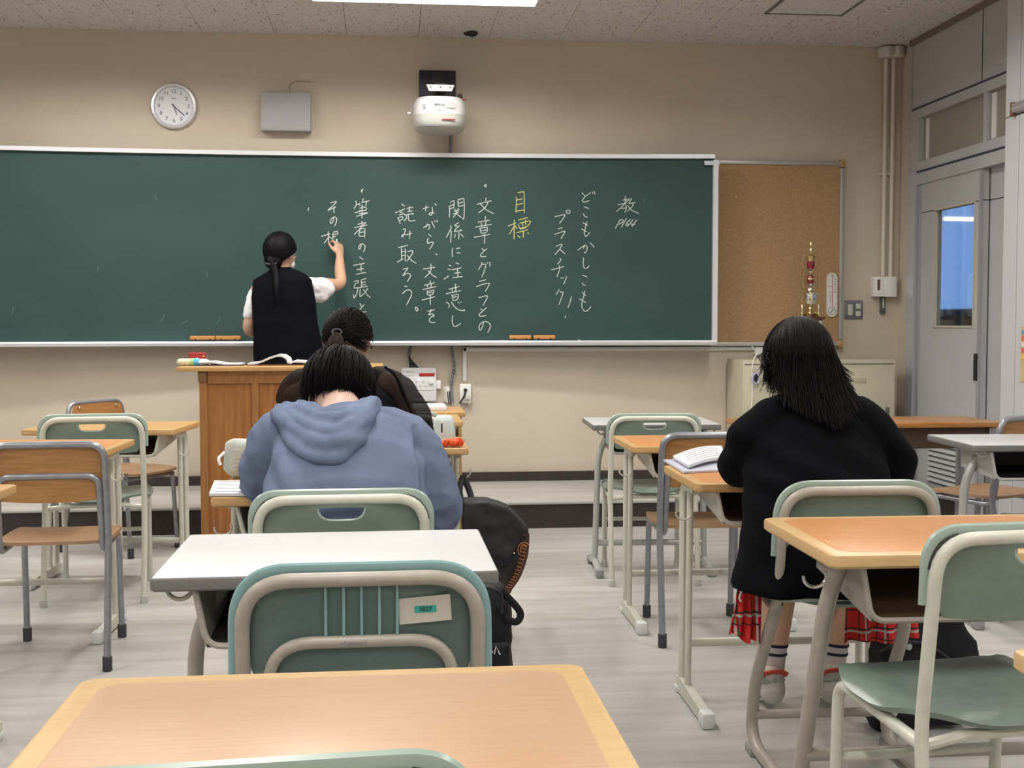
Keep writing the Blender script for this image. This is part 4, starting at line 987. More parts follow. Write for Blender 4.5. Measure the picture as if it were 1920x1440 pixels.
MB().rbox((0, PD/2-.01, PH+.013), (PW+.215, PD+.06, .024), .004).build('podium_top', mat('podium_top_wood', (.52, .32, .13), .35, col2=(.44, .25, .09), vscale=6, stretch=(1, 12, 12)), t)
POD_Z = PH+.025
# things on the podium
def on_pod(px, Y): P = onZ(px, 684, POD_Z); return onY(px, 684, Y)[0]
X = lambda px, Y: onY(px, 684, Y)[0]
t = thing('pencil_box', (X(370, 6.68), 6.68, POD_Z), .1, 'red pencil box with silver clasp on the podium', 'pencil box')
MB().rbox((0, 0, .034), (.088, .06, .068), .006).build('box', mat('red_box', (.36, .022, .025), .35), t); MB().rbox((0, 0, .060), (.090, .062, .014), .004).build('lid', MATS['red_box'], t)
MB().tube([(-.012, -.033, .02), (-.006, -.035, .038), (.008, -.035, .038), (.014, -.033, .02)], .003, 6).build('clasp', CHROME, t)
for k in range(3): MB().ell((.034, -.031, .016+k*.016), (.006, .003, .005)).build('dot', mat('gold_dot', (.45, .32, .10), .4), t)
t = thing('pen_pouch', (X(362, 6.56), 6.56, POD_Z), .04, 'soft patterned pen pouch in cream, green and blue on the podium', 'pouch')
def pouch(mb, x0, x1, r, n=10):
    mb.tube([(x0+(x1-x0)*i/n, .004*sin(i*1.7), r*.98) for i in range(n+1)], [r*max(.25, sqrt(max(0, 1-(2*i/n-1)**4)))*(1+.05*sin(i*2.1)) for i in range(n+1)], 14); return mb
pouch(MB(), -.085, .0, .02).build('cream_section', mat('pouch_cream', (.62, .60, .42), .8), t)
MB().tube([(-.02, 0, .02), (.005, 0, .02)], .0205, 14).build('green_band', mat('pouch_green', (.35, .55, .20), .8), t)
MB().tube([(.004, 0, .02), (.034, 0, .019)], [.0215, .020], 14).build('blue_band', mat('pouch_blue', (.08, .40, .66), .8), t)
pouch(MB(), .02, .085, .0185).build('white_section', mat('pouch_white', (.72, .72, .76), .8), t)
MB().tube(fil([(.03, -.02, .018), (.07, -.026, .02), (.095, -.02, .006)], .02), .004, 6).build('zip_pull', WHITE, t)
def page_sheet(name, prof, d, m, parent, th=.006, y0=0):   # prof: (x, z) line swept along y
    return MB().sheet([[(x, y0+yy, z) for x, z in prof] for yy in (0, d*.5, d)], th).build(name, m, parent)
t = thing('ring_binder', (X(420, 6.62), 6.52, POD_Z), 0, 'open grey binder with dark cover lying on the podium', 'binder')
page_sheet('cover', [(-.13, .003), (-.05, .003), (.05, .003), (.11, .003)], .22, mat('binder_dark', (.05, .05, .055), .5), t, .005)
page_sheet('pages', [(-.10, .018), (-.06, .020), (-.02, .014), (.02, .008), (.06, .008), (.10, .008)], .20, PAPER, t, .007, .01)
t = thing('teaching_book', (X(522, 6.62), 6.52, POD_Z), 0, 'open thick book with arching pages on the podium before the teacher', 'book')
page_sheet('cover', [(-.16, .003), (0, .003), (.19, .003)], .24, mat('book_brown', (.16, .07, .035), .5), t, .005)
page_sheet('page_block', [(-.155, .008), (-.115, .012), (-.075, .024), (-.035, .042), (.0, .053), (.03, .051), (.053, .036), (.062, .012)], .22, PAPER, t, .011, .01)
page_sheet('page_block', [(.066, .012), (.09, .021), (.13, .019), (.19, .013)], .22, PAPER, t, .010, .01)

t = thing('side_table', (.238, 6.36, 0), 0, 'small wooden side table beside the podium below the control panel', 'table')
MB().rbox((0, .22, .712), (.314, .44, .026), .004).build('table_top', WOODE, t)
for s_ in (-1, 1): MB().rbox((s_*.130, .22, .35), (.02, .36, .70), .02).build('side_panel', WOODE, t)
MB().box((0, .40, .42), (.25, .016, .5)).build('back_panel', WOODE, t); MB().box((0, .22, .30), (.25, .34, .016)).build('shelf', WOODE, t)
MB().rbox((0, .07, .67), (.26, .018, .055), .006).build('apron', WOODE, t)
t = thing('paper_tray', (.20, 6.47, .7255), 0, 'flat white document tray on the small side table', 'tray')
MB().rbox((0, .08, .012), (.20, .22, .024), .004).build('tray_body', mat('tray_white', (.68, .68, .70), .5), t); MB().rbox((0, .08, .026), (.18, .20, .006), .001).build('paper_stack', PAPER, t)

# long table by the doors
A_ = onZ(1672, 794, .72); B_ = onZ(1808, 780, .72); C_ = onZ(1905, 795.5, .72)
x1 = C_[0]; x0 = x1-1.25; yn = A_[1]; yf = B_[1]
t = thing('long_table', ((x0+x1)/2, yn, 0), 0, 'long brown wooden table with dark apron near the sliding doors', 'table')
LT = mat('long_table_wood', (.43, .20, .06), .22, col2=(.35, .15, .042), vscale=5, stretch=(1, 10, 10))
W_ = x1-x0; D_ = yf-yn
MB().rbox((0, D_/2, .709), (W_, D_, .024), .004).build('table_top', LT, t)
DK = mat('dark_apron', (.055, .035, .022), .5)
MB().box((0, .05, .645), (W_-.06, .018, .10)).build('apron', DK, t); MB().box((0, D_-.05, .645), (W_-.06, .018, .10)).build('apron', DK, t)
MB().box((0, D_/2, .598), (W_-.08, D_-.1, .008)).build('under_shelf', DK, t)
for sx in (-1, 1):
    for y in (.045, D_-.045): MB().rbox((sx*(W_/2-.04), y, .35), (.035, .035, .70), .004).build('leg', GRAYT, t)

# steel cabinet, trophy on it
P = onY(1679, 674, 7.50); Q = onY(1393, 674, 7.50)
CAB = mat('cream_steel', (.52, .49, .37), .45, var=.04, vscale=4)
cz = P[2]; cw = P[0]-Q[0]; cxm = (P[0]+Q[0])/2
t = thing('steel_cabinet', (cxm, 7.50, .156), 0, 'cream steel cabinet with label holder and recessed handle in the corner', 'cabinet')
hh = cz-.156
MB().rbox((0, .18, hh/2), (cw, .36, hh), .005).build('cabinet_body', CAB, t)
for s_ in (-1, 1):
    d_ = MB().rbox((s_*cw/4, -.006, hh/2-.018), (cw/2-.016, .014, hh-.075), .003).build('cabinet_door', CAB, t)
    MB().rbox((s_*(cw/4-.012)+.028 if s_ > 0 else -.30, -.014, hh-.135), (.075, .004, .032), .001).build('label_holder', mat('holder_cream', (.44, .41, .31), .4), d_)
    MB().rbox((cw/2-.055 if s_ > 0 else -.04, -.0135, hh-.345), (.030, .004, .072), .001).build('recessed_handle', mat('handle_dark', (.13, .12, .09), .4), d_)
MB().box((0, -.0002, hh-.028), (cw-.02, .003, .006)).build('top_gap', mat('gap_brown', (.10, .085, .06), .7), t)
P = onY(1519, 598, 7.66)
GOLD = mat('gold_metal', (.80, .66, .34), .16, metal=1); SIL = mat('pale_gold', (.86, .82, .68), .14, metal=1); RED = mat('ruby', (.22, .012, .02), .15, coat=.6)
t = thing('trophy', (P[0], 7.66, cz+.0005), 0, 'tall gold trophy with red globes standing on the steel cabinet', 'trophy')
zb_ = P[2]-cz; k_ = 1/ (2256/7.66)
zz = lambda y: zb_ + (598-y)*k_ ; rr = lambda w_: w_*k_/2
MB().rbox((0, 0, .02), (.20, .14, .04), .004).build('base', mat('trophy_base', (.10, .045, .02), .35), t)
for sx in (-.07, .07): MB().lathe([(.016, .04), (.020, .06), (.013, .09), (.013, zb_-.04), (.020, zb_-.015), (.016, zb_-.004)], 16, (sx, 0, 0)).build('column', SIL, t)
MB().lathe([(.014, .04), (.014, zb_-.004)], 14, (0, .03, 0)).build('column', SIL, t)
MB().rbox((0, 0, zb_+.004), (.165, .12, .018), .003).build('middle_plate', MATS['trophy_base'], t)
for sx in (-1, 1): MB().lathe([(.010, zz(594)), (.013, zz(588)), (.006, zz(582)), (.011, zz(576)), (.002, zz(570))], 12, (sx*.055, 0, 0)).build('finial', GOLD, t)
def lth(name, pr, m): MB().lathe([(rr(w_), zz(y)) for w_, y in pr], 22).build(name, m, t)
lth('lower_stem', [(22, 594), (28, 588), (12, 582), (9, 576)], GOLD)
lth('lower_cup', [(6, 576), (20, 570), (26, 562), (24, 553), (28, 552), (28, 549), (8, 547)], SIL)
lth('stem_knop', [(8, 548), (16, 543), (14, 538), (7, 534), (7, 530)], SIL)
lth('red_globe', [(3, 532), (12, 529), (16, 522), (12, 516), (3, 514)], RED)
lth('globe_band', [(16.5, 523.5), (17, 522), (16.5, 520.5)], GOLD)
lth('upper_stem', [(10, 514), (5, 510), (8, 506), (4, 503)], SIL)
lth('red_cup', [(4, 503), (13, 501), (16, 495), (15, 487)], RED)
lth('upper_cup', [(16, 488), (18, 484), (20, 478), (8, 476), (5, 472)], GOLD)
lth('figure', [(6, 473), (9, 468), (7, 463), (4, 460), (6, 456), (2, 450)], GOLD)
for sx in (-1, 1):
    for y, w_, h_ in ((525, 25, 13), (560, 29, 8), (488, 27, 12)):
        MB().tube([(sx*(rr(w_)+.012*cos(a)), 0, zz(y)+h_*k_*sin(a)) for a in np.linspace(-1.5, 1.9, 10)], .003, 6).build('handle', GOLD, t)

# blackboard erasers and chalk on the tray
ER = mat('eraser_wood', (.62, .29, .085), .45, col2=(.54, .24, .06), vscale=9, stretch=(1, 8, 8)); FELT = mat('eraser_felt', (.03, .03, .05), .95)
ztray = BZB
for px, lab in ((379, 'leftmost orange wooden board eraser on the chalk tray'), (427, 'orange wooden board eraser on the tray, second from left'), (976, 'orange wooden board eraser right of the writing, left of a pair'), (1021, 'orange wooden board eraser right of the writing, right of a pair')):
    x = onY(px, 636, 7.75)[0]; y = by(x)-.05
    t = thing('board_eraser', (x, y, ztray), atan2(-2*BS*(x-BXC), 1), lab, 'eraser', 'board erasers on the tray')
    L_ = .155 if px < 900 else .142
    MB().rbox((0, 0, .028), (L_, .05, .026), .006, 3).build('handle', ER, t); MB().rbox((0, 0, .0085), (L_*.97, .047, .0155), .002).build('felt', FELT, t)
    for k in (-1, 1): MB().rbox((k*L_*.28, -.0252, .018), (.012, .002, .008), .0005).build('staple', INK, t)
x = onY(1068, 642, 7.75)[0]; t = thing('marker_stick', (x, by(x)-.06, ztray+.006), atan2(-2*BS*(x-BXC), 1), 'thin dark pointer stick lying on the chalk tray', 'stick')
MB().cyl((-.05, 0, 0), (.05, 0, 0), .005, 8).build('shaft', INK, t); MB().cyl((.05, 0, 0), (.07, 0, 0), .004, 8).build('tip', CHALK, t)

# ---- things on the students' desks
ZT = .7215
def at_desk(px, py): P = onZ(px, py, ZT); return P
def booklet(name, pts, th, m, label, cat, lines=0, curl=0):
    Q = [at_desk(*p) for p in pts]; c0 = sum(Q)/4
    t = thing(name, (c0[0], c0[1], ZT), 0, label, cat)
    n = 8; G = []
    for i in range(n+1):
        row = []
        for j in range(n+1):
            u, v = j/n, i/n; q = Q[0]*(1-u)*(1-v)+Q[1]*u*(1-v)+Q[2]*u*v+Q[3]*(1-u)*v - c0
            row.append((q[0], q[1], th/2+.0005+curl*sin(pi*u)*(.6+.4*v)))
        G.append(row)
    MB().sheet(G, th).build('page_block', m, t)
    for k in range(lines):
        i_ = 1+k*(n-2)/max(1, lines-1); i0 = int(i_); f_ = i_-i0
        row = [np.array(G[i0][j])*(1-f_)+np.array(G[i0+1][j])*f_ + np.array([0, 0, th/2+.0008]) for j in range(1, n)]
        MB().sheet([[tuple(p+np.array([0, -.0022, 0])) for p in row], [tuple(p+np.array([0, .0022, 0])) for p in row]], .0004).build('printed_line', mat('pale_ink', (.4, .4, .42), .6), t)
    return t
booklet('worksheet_booklet', [(392, 931), (470, 931), (468, 906), (402, 906)], .008, PAPER, 'white printed worksheet booklet by the left elbow of the hoodie wearer', 'booklet', 4)
P = at_desk(468, 899); t = thing('crumpled_pouch', (P[0], P[1]+.02, ZT), .2, 'crumpled pale plastic pencil pouch beyond the left arm of the hoodie wearer', 'pouch')
mb = MB(); mb.rbox((0, .04, .06), (.15, .07, .12), .03, 4)
o = mb.build('pouch_body', mat('pale_pouch', (.52, .54, .49), .45, var=.06, vscale=40), t)
for v_ in o.data.vertices: v_.co += Vector(noise.noise_vector(v_.co*22))*.010
for k in range(6): MB().tube([(-.05, .002-.004, .03+k*.012), (.05, .0-.004, .032+k*.012)], .0012, 5).build('printed_stripe', mat('stripe_orange', (.55, .45, .33), .6), t)
MB().tube(fil([(-.075, .02, .08), (-.095, .0, .065), (-.088, -.005, .045)], .02), .005, 6).build('pull_tab', WHITE, t)
P = at_desk(833, 833); t = thing('pencil_case', (P[0], P[1]+.03, ZT), -.15, 'mint white standing pencil case with black slot on the ponytailed person\'s desk', 'pencil case')
mb = MB(); loft_rings(mb, [superell(0, 0, .0, .040*a, .032*a2, h, 28, 3.2) for a, a2, h in ((.92, .9, 0), (1.05, 1.05, .012), (1.08, 1.05, .05), (1.0, 1.0, .085), (.80, .8, .105), (.68, .5, .110))]); mb.build('case_body', mat('mint_case', (.58, .68, .68), .45), t, angle=60)
MB().rbox((-.004, -.034, .066), (.012, .006, .058), .002).build('slot_frame', WHITE, t); MB().rbox((-.004, -.0375, .064), (.006, .003, .036), .001).build('slot', INK, t)
MB().tube([(-.034, 0, .098), (0, 0, .108), (.034, 0, .104)], .004, 6).build('zip', WHITE, t)
P = at_desk(850, 838); t = thing('hair_scrunchie', (P[0], P[1]+.015, ZT), 0, 'bright orange ruffled scrunchie in front of the mint pencil case', 'scrunchie')
mb = MB()
n = 40; Rg = []
for k in range(n):
    a = 2*pi*k/n; rw = .013+.004*sin(k*2.6)+.003*sin(k*4.1); Rg.append((.024*cos(a)*1.15, .016*sin(a), .016+.003*sin(k*1.9), rw))
mb.tube([g[:3] for g in Rg], [g[3] for g in Rg], 10, closed=True); mb.build('ruffle', mat('orange_cloth', (.80, .11, .025), .6), t, angle=80)
booklet('loose_paper', [(800, 837), (822, 837), (806, 829), (790, 829)], .002, PAPER, 'corner of a white sheet under the sheer sleeve beside the pencil case', 'paper')
t = booklet('open_textbook', [(1291, 884), (1362, 868), (1352, 846), (1262, 866)], .010, PAPER, 'open textbook with printed pages on the long-haired person\'s desk', 'textbook', 6, .012)
t.location.z += .010
t = booklet('clear_folder', [(1282, 888), (1362, 884), (1350, 864), (1244, 865)], .006, mat('folder_lilac', (.58, .60, .70), .25), 'pale translucent folder lying under the open textbook', 'folder')
P = onZ(1378, 962, .58); t = thing('pink_pouch', (P[0]+.03, P[1]+.06, .586), 0, 'dusty pink pouch inside the desk tray of the long-haired person', 'pouch')
pouch(MB(), -.06, .08, .024).build('pouch_body', mat('dusty_pink', (.42, .27, .26), .7), t); MB().tube([(-.05, -.012, .042), (.07, -.012, .042)], .003, 6).build('zip', mat('zip_grey', (.3, .3, .3), .5), t)

# ---- bags
BAG = mat('black_nylon', (.009, .0095, .012), .6, spec=.25, bump=.25, bscale=500, var=.2, vscale=10)
BAG2 = mat('dark_grey_nylon', (.012, .0125, .015), .6, bump=.3, bscale=400)


# bag hanging from the hook of the ponytailed person's desk
P = W(868, 900, 4.62)
t = thing('shoulder_bag', (P.x+.10, 4.45, .20), 0, 'large dark grey shoulder bag hanging from the desk hook with orange printed edge', 'bag')
Yb = 4.45
mb = MB(); q = [W(x, y, Yb) for x, y in ((866, 935), (912, 935), (950, 948), (988, 985), (986, 1030), (968, 1085), (940, 1120), (890, 1120), (868, 1020))]
mb.prism([p + Vector((0, -.06, 0)) for p in q], (0, .12, 0))
organic('bag_body', mb, BAG2, t, .008, 8, .010, 11)
def lt(p): return p - t.location
for a, b_, c_ in (((868, 893), (862, 915), (866, 945)), ((868, 893), (880, 920), (888, 950))):
    MB().tube(spline([lt(W(*a, 4.58)), lt(W(*b_, 4.52)), lt(W(*c_, 4.42))], 5), .004, 8, up=(0, 1, 0), rb=.012).build('strap', BAG, t)
MB().tube(spline([lt(W(868, 1005, Yb-.075)), lt(W(905, 1030, Yb-.085)), lt(W(945, 1060, Yb-.08)), lt(W(985, 1005, Yb-.07))], 6), .006, 8).build('flap_seam', BAG, t)
# printed edge
ORN = mat('orange_print', (.55, .20, .05), .6)
pr = spline([lt(W(985, 1000, Yb-.055)), lt(W(982, 1040, Yb-.06)), lt(W(968, 1080, Yb-.06)), lt(W(948, 1108, Yb-.055))], 6)
MB().tube(pr, .011, 8, up=(0, 1, 0), rb=.016).build('printed_edge', mat('dark_brown_edge', (.05, .018, .012), .6), t)
for r_ in (.020, .012): MB().tube([lt(W(984, 1030, Yb-.075)) + Vector((r_*cos(a)*1.1-.004, -.004, r_*sin(a)*1.3)) for a in np.linspace(.6, 4.0, 12)], .0016, 5).build('printed_arc', ORN, t)
for k in range(3, len(pr)-1):
    p = pr[k] + Vector((-.006, -.02, 0)); MB().tube([p + Vector((-.010, 0, .003)), p + Vector((.008, 0, -.002)), p+Vector((.006, 0, -.010))], .0009, 5).build('printed_letter', ORN, t)
MB().ell(lt(W(964, 1037, Yb-.085)), (.004, .003, .004)).build('stud', CHROME, t)

# backpack standing by the hoodie wearer's desk
P = onZ(915, 1262, 0); Yb = 3.62
P = W(925, 1200, Yb)
t = thing('backpack', (P.x, Yb, 0), 0, 'black backpack with grab handle standing beside the white desk', 'backpack')
mb = MB(); Pl = W(868, 1100, Yb).x; Pr = W(958, 1150, Yb).x; zt = W(900, 1092, Yb).z; cx = (Pl+Pr)/2; hw = (Pr-Pl)/2
A = [superell(cx, Yb, 0, hw*a, .10*a2, h, 28, 3) for a, a2, h in ((.96, .9, .0), (1.02, 1.0, .06), (1.0, 1.0, zt*.55), (.95, .85, zt*.85), (.7, .6, zt*.98), (.45, .4, zt))]
loft_rings(mb, A); organic('pack_body', mb, BAG, t, .008, 5, .008, 12)
MB().rbox((cx-P.x+.005, -.105, zt*.36), (hw*1.5, .035, zt*.5), .016, 3).build('front_pocket', BAG, t)
MB().tube(spline([lt(W(940, 1108, Yb-.09)), lt(W(966, 1135, Yb-.09)), lt(W(976, 1152, Yb-.09)), lt(W(968, 1166, Yb-.09)), lt(W(946, 1160, Yb-.09))], 6), .004, 8, up=(0, 1, 0), rb=.011).build('grab_handle', BAG, t)
MB().tube(spline([lt(W(888, 1095, Yb-.1)), lt(W(905, 1100, Yb-.11)), lt(W(938, 1112, Yb-.1)), lt(W(940, 1150, Yb-.1))], 6), .005, 8).build('zip_line', BAG2, t)
for k, (a, b_) in enumerate(((918, 1215), (932, 1219))):
    p = lt(W(a, b_, Yb-.128)); MB().tube([p + Vector((-.008, 0, -.012)), p+Vector((-.003, 0, .012)), p+Vector((.004, 0, -.004)), p+Vector((.009, 0, -.014))], .0018, 5).build('white_mark', WHITE, t)

# backpack on the floor beside the long-haired person
P = onZ(1720, 1362, 0)
t = thing('slumped_backpack', (P[0], P[1], 0), 0, 'black backpack with pale strap slumped on the floor beside the long-haired person', 'backpack')
c0 = Vector((P[0], P[1], 0)); Y0 = P[1]
mb = MB(); q = [onY(x, y, Y0) for x, y in ((1630, 1372), (1640, 1240), (1662, 1190), (1700, 1150), (1745, 1140), (1788, 1152), (1800, 1195), (1818, 1205), (1832, 1260), (1812, 1330), (1800, 1368))]
mb.prism([V3(p)+Vector((0, -.05, 0)) for p in q], (0, .11, 0)); o = organic('pack_body', mb, BAG, t, .009, 9, .012, 10)
zmin = min(v.co.z for v in o.data.vertices); o.location.z -= zmin
MB().tube(spline([lt(V3(onY(x, y, Y0-.075))) for x, y in ((1612, 1300), (1635, 1320), (1662, 1345), (1690, 1366))], 6), .006, 8, up=(0, 1, 0), rb=.018).build('strap', BAG2, t)
MB().rbox(lt(V3(onY(1664, 1340, Y0-.095))), (.05, .012, .05), .005, 2, RY(.5)).build('strap_pad', mat('pale_strap', (.40, .40, .38), .6), t)
MB().ell(lt(V3(onY(1704, 1212, Y0-.058))), (.010, .006, .012)).build('badge', mat('mint_badge', (.35, .45, .42), .5), t)
MB().tube(spline([lt(V3(onY(x, y, Y0-.062))) for x, y in ((1650, 1222), (1690, 1205), (1740, 1210), (1800, 1250))], 6), .005, 8).build('zip_line', BAG2, t)
# ---------------------------------------------------------------- people
def cloth(name, col, **k): return mat(name, col, .9, spec=.08, bump=.35, bscale=500, **k)
NAVY = cloth('dark_navy_wool', (.0040, .0040, .0070)); BLOUSE = cloth('white_blouse', (.74, .75, .78)); TROUS = cloth('black_trousers', (.005, .005, .007))
HOODM = mat('blue_hoodie', (.150, .190, .285), .92, spec=.1, var=.10, vscale=9, bump=.30, bscale=420, detail=6)
SWEAT = cloth('black_knit', (.0035, .0035, .0052)); JEANS = cloth('dark_jeans', (.03, .04, .07))
SOCK = cloth('white_sock', (.52, .50, .48)); SHOEW = mat('shoe_canvas', (.48, .47, .42), .7); SHOER = mat('shoe_red', (.50, .06, .03), .5); SOLE = mat('shoe_sole', (.33, .33, .29), .7)
BRHAIR = mat('brown_black_hair', (.024, .011, .007), .45, spec=.2); HAIR2 = mat('soft_black_hair', (.0060, .0045, .0048), .5, spec=.10)

def shoe(parent, heel, toe, side=1, name='shoe'):
    h, tt = Vector(heel)-Vector(parent.location)+Vector((0, 0, .007)), Vector(toe)-Vector(parent.location)+Vector((0, 0, .007)); d = (tt-h); L = d.length; d.normalize(); up = Vector((0, 0, 1)); up = (up-d*up.dot(d)).normalized()
    mb = MB(); limb(mb, [h + up*.035, h + d*L*.35 + up*.040, h + d*L*.7 + up*.026, tt - d*.02 + up*.020], [.036, .036, .036, .028], up=up.cross(d), rb=[.035, .036, .026, .020])
    s_ = mb.build(name, SHOEW, parent, angle=80)
    m2 = MB(); limb(m2, [h - d*.012 + up*.008, h + d*L*.5 + up*.006, tt + up*.006], [.036, .038, .034], up=up.cross(d), rb=[.010, .010, .010]); m2.build('sole', SOLE, s_, angle=80)
    m3 = MB(); m3.tube([h + up.cross(d)*(.036*cos(a)) - d*(.036*sin(a)) + up*.026 for a in np.linspace(-.1, pi+.1, 12)], .006, 8, up=up, rb=.015); m3.build('heel_band', SHOER, s_, angle=80)
    m4 = MB(); limb(m4, [tt - d*.06 + up*.024, tt - d*.012 + up*.018], [.035, .030], up=up.cross(d), rb=[.024, .020]); m4.build('toe_cap', SHOER, s_, angle=80)
    return s_

# ======== teacher writing on the board
YB = 7.34; zf = .156
hc = W(527, 473, YB+.02)
t = thing('person', (hc.x+.02, YB, zf), 0, 'teacher in dark sleeveless vest and white sleeves writing on the chalkboard', 'person')
R = RZ(-.50) @ RX(-.12)
pel, wai, che, nec = W(541, 668, YB), W(539, 630, YB), W(532, 560, YB), W(527, 512, YB+.005)
shR, elR, wrR = W(576, 534, YB+.02), W(637, 532, YB+.20), W(637, 480, YB+.415)
shL, elL, wrL = W(482, 545, YB+.01), W(466, 615, YB+.05), W(492, 632, YB+.22)
hips = [pel + Vector((s_*.085, 0, -.02)) for s_ in (-1, 1)]; kn = [Vector((h.x, YB+.02, zf+.45)) for h in hips]; an = [Vector((h.x, YB-.02, zf+.085)) for h in hips]
b = MB()
slimb(b, [pel-Vector((0, 0, .03)), wai, che, nec-Vector((0, 0, .04))], [.150, .120, .145, .085], rb=[.105, .085, .100, .065])
slimb(b, [nec-Vector((0, 0, .04)), nec+Vector((0, .005, .04)), hc-Vector((0, .01, .03))], [.060, .050, .050])
head_parts(b, hc, R, .98)
for sh, el, wr in ((shR, elR, wrR), (shL, elL, wrL)): slimb(b, [sh, (sh+el)/2, el, (el+wr)/2, wr], [.042, .040, .036, .034, .024])
for h, k, a in zip(hips, kn, an): slimb(b, [h, (h+k)/2, k, (k+a)/2, a], [.085, .073, .055, .050, .036])
ch_tip = board_px(631, 449)
hand(b, wrR, (V3(ch_tip)-wrR)+Vector((.01, -.01, .03)), Vector((-.6, .75, .1)), .60, 1.0, side=-1)
hand(b, wrL, (.5, .8, -.1), (.2, 0, -1), .5, .9, side=1)
organic('body', b, SKIN, t, .0055, 3)
eyes(t, hc, R, .98)
c_ = MB(); c_.tube([lt(V3(ch_tip)+Vector((0, -.003, 0))), lt(V3(ch_tip)+Vector((.006, -.03, -.022)))], .005, 8); c_.build('chalk_stick', CHALK, t)
# vest
v_ = MB(); A = []
for px0, px1, py, dp in ((514, 545, 499, .052), (506, 551, 505, .066), (492, 574, 513, .095), (476, 587, 524, .114), (474, 589, 536, .122), (473, 591, 560, .130), (473, 595, 590, .132), (475, 602, 630, .135), (475, 610, 675, .140), (474, 614, 715, .145), (474, 616, 735, .145)):
    a, c0 = W(px0, py, YB), W(px1, py, YB); A.append(superell((a.x+c0.x)/2, YB+.012, 0, (c0.x-a.x)/2, dp, a.z, 40, 2.5))
loft_rings(v_, A)
def fold(amp, fx, fz, ph=0):
    def f(co, no):
        d = np.sin(co[:, 0]*fx + 1.3*np.sin(co[:, 2]*fz+ph))*amp; return co + no*d[:, None]
    return f
organic('vest', v_, NAVY, t, .008, 5, .006, 7, fold(.004, 45, 5))
# blouse sleeves
s1 = MB(); slimb(s1, [W(578, 536, YB+.02), W(590, 537, YB+.035), W(603, 539, YB+.06), W(611, 541, YB+.075)], [.050, .062, .060, .058], rb=[.05, .058, .058, .056]); slimb(s1, [W(586, 545, YB+.03), W(597, 552, YB+.05), W(606, 551, YB+.065)], [.045, .052, .045]); organic('sleeve', s1, BLOUSE, t, .007, 4, .008, 16)
s2 = MB(); slimb(s2, [W(484, 541, YB+.01), W(477, 556, YB+.015), W(471, 580, YB+.02), W(468, 590, YB+.03)], [.040, .044, .042, .040]); organic('sleeve', s2, BLOUSE, t, .007, 4, .006, 16)
tr = MB(); slimb(tr, [wai-Vector((0, 0, .03)), pel, pel-Vector((0, 0, .10))], [.125, .165, .165], rb=[.095, .12, .11])
for h, k, a in zip(hips, kn, an): slimb(tr, [h, (h+k)/2, k, (k+a)/2, a+Vector((0, 0, .0))], [.10, .09, .080, .076, .066])
organic('trousers', tr, TROUS, t, .009, 4)
for a, s_ in zip(an, (-1, 1)): shoe(t, (a.x, a.y-.05, zf), (a.x+s_*.02, a.y+.19, zf), s_)
hr = (.087, .106, .106); hcc = hc + R @ Vector((0, -.014, .010))
thf = lambda ph: 1.72 + .35*cos(ph)                     # back is where cos(ph) > 0
def th_back(front, side, back):
    # phi measured from the crown frame; the direction towards the face gets the short length
    def f(ph):
        c_ = cos(ph); return side + (front-side)*max(0, c_)**1.3 + (back-side)*max(0, -c_)**1.3
    return f
CROWN = (0, -.25, .97)
_cr = Vector(CROWN).normalized(); _ax = _cr.cross(Vector((1, 0, 0))).normalized()
FACE_SIGN = 1 if _ax.y > 0 else -1
def th_fn(front, side, back):
    g_ = th_back(front, side, back); return (lambda ph: g_(ph)) if FACE_SIGN > 0 else (lambda ph: g_(ph+pi))
hair_shell('hair', hcc, R, hr, CROWN, th_fn(1.25, 1.78, 2.35), HAIR, t)
np_ = MB(); np_.ell(lt(hcc + R @ Vector((-.004, -.055, -.070))), (.060, .045, .055), R); np_.build('nape_hair', HAIR, t, angle=80)
strands('hair_strands', cap_hair(hcc, R, hr, CROWN, th_fn(1.2, 1.78, 2.35), 1000, .006, seed=3, wob=.05), .0016, HAIR, t)
tail = MB(); tp = [hcc + R @ Vector((0, -.095, -.075)), W(517, 512, YB-.10), W(519, 540, YB-.135), W(521, 572, YB-.145)]
slimb(tail, tp, [.026, .022, .018, .007]); organic('ponytail', tail, HAIR, t, .006, 3)
tie = MB(); tie.tube([lt(tp[0]*.8+tp[1]*.2) + Vector((.033*cos(a), .02*sin(a), .012*sin(a))) for a in np.linspace(0, 2*pi, 17)[:-1]], .005, 6, closed=True); tie.build('hair_tie', DARK, t)
mk = MB(); mk.ell(lt(hc + R @ Vector((0, .064, -.060))), (.055, .042, .048), R, 20, 12); mk.build('face_mask', mat('mask_white', (.74, .74, .76), .8), t)
for s_ in (-1, 1): MB().tube(spline([lt(hc + R @ Vector((s_*x, y, z))) for x, y, z in ((.052, .07, -.04), (.074, .03, -.03), (.082, -.005, -.012), (.080, -.02, .01))], 5), .0022, 6).build('mask_loop', MATS['mask_white'], t)
gl = MB()
for s_ in (-1, 1):
    gl.tube([lt(hc + R @ Vector((s_*.032+.023*cos(a), .104, .004+.017*sin(a)))) for a in np.linspace(0, 2*pi, 17)[:-1]], .0016, 6, closed=True)
    gl.tube([lt(hc + R @ Vector(q)) for q in ((s_*.055, .102, .008), (s_*.078, .06, .008), (s_*.083, -.01, .006))], .0018, 6)
gl.tube([lt(hc + R @ Vector(q)) for q in ((-.010, .105, .008), (.010, .105, .008))], .0016, 6)
gl.build('glasses', GINK, t)

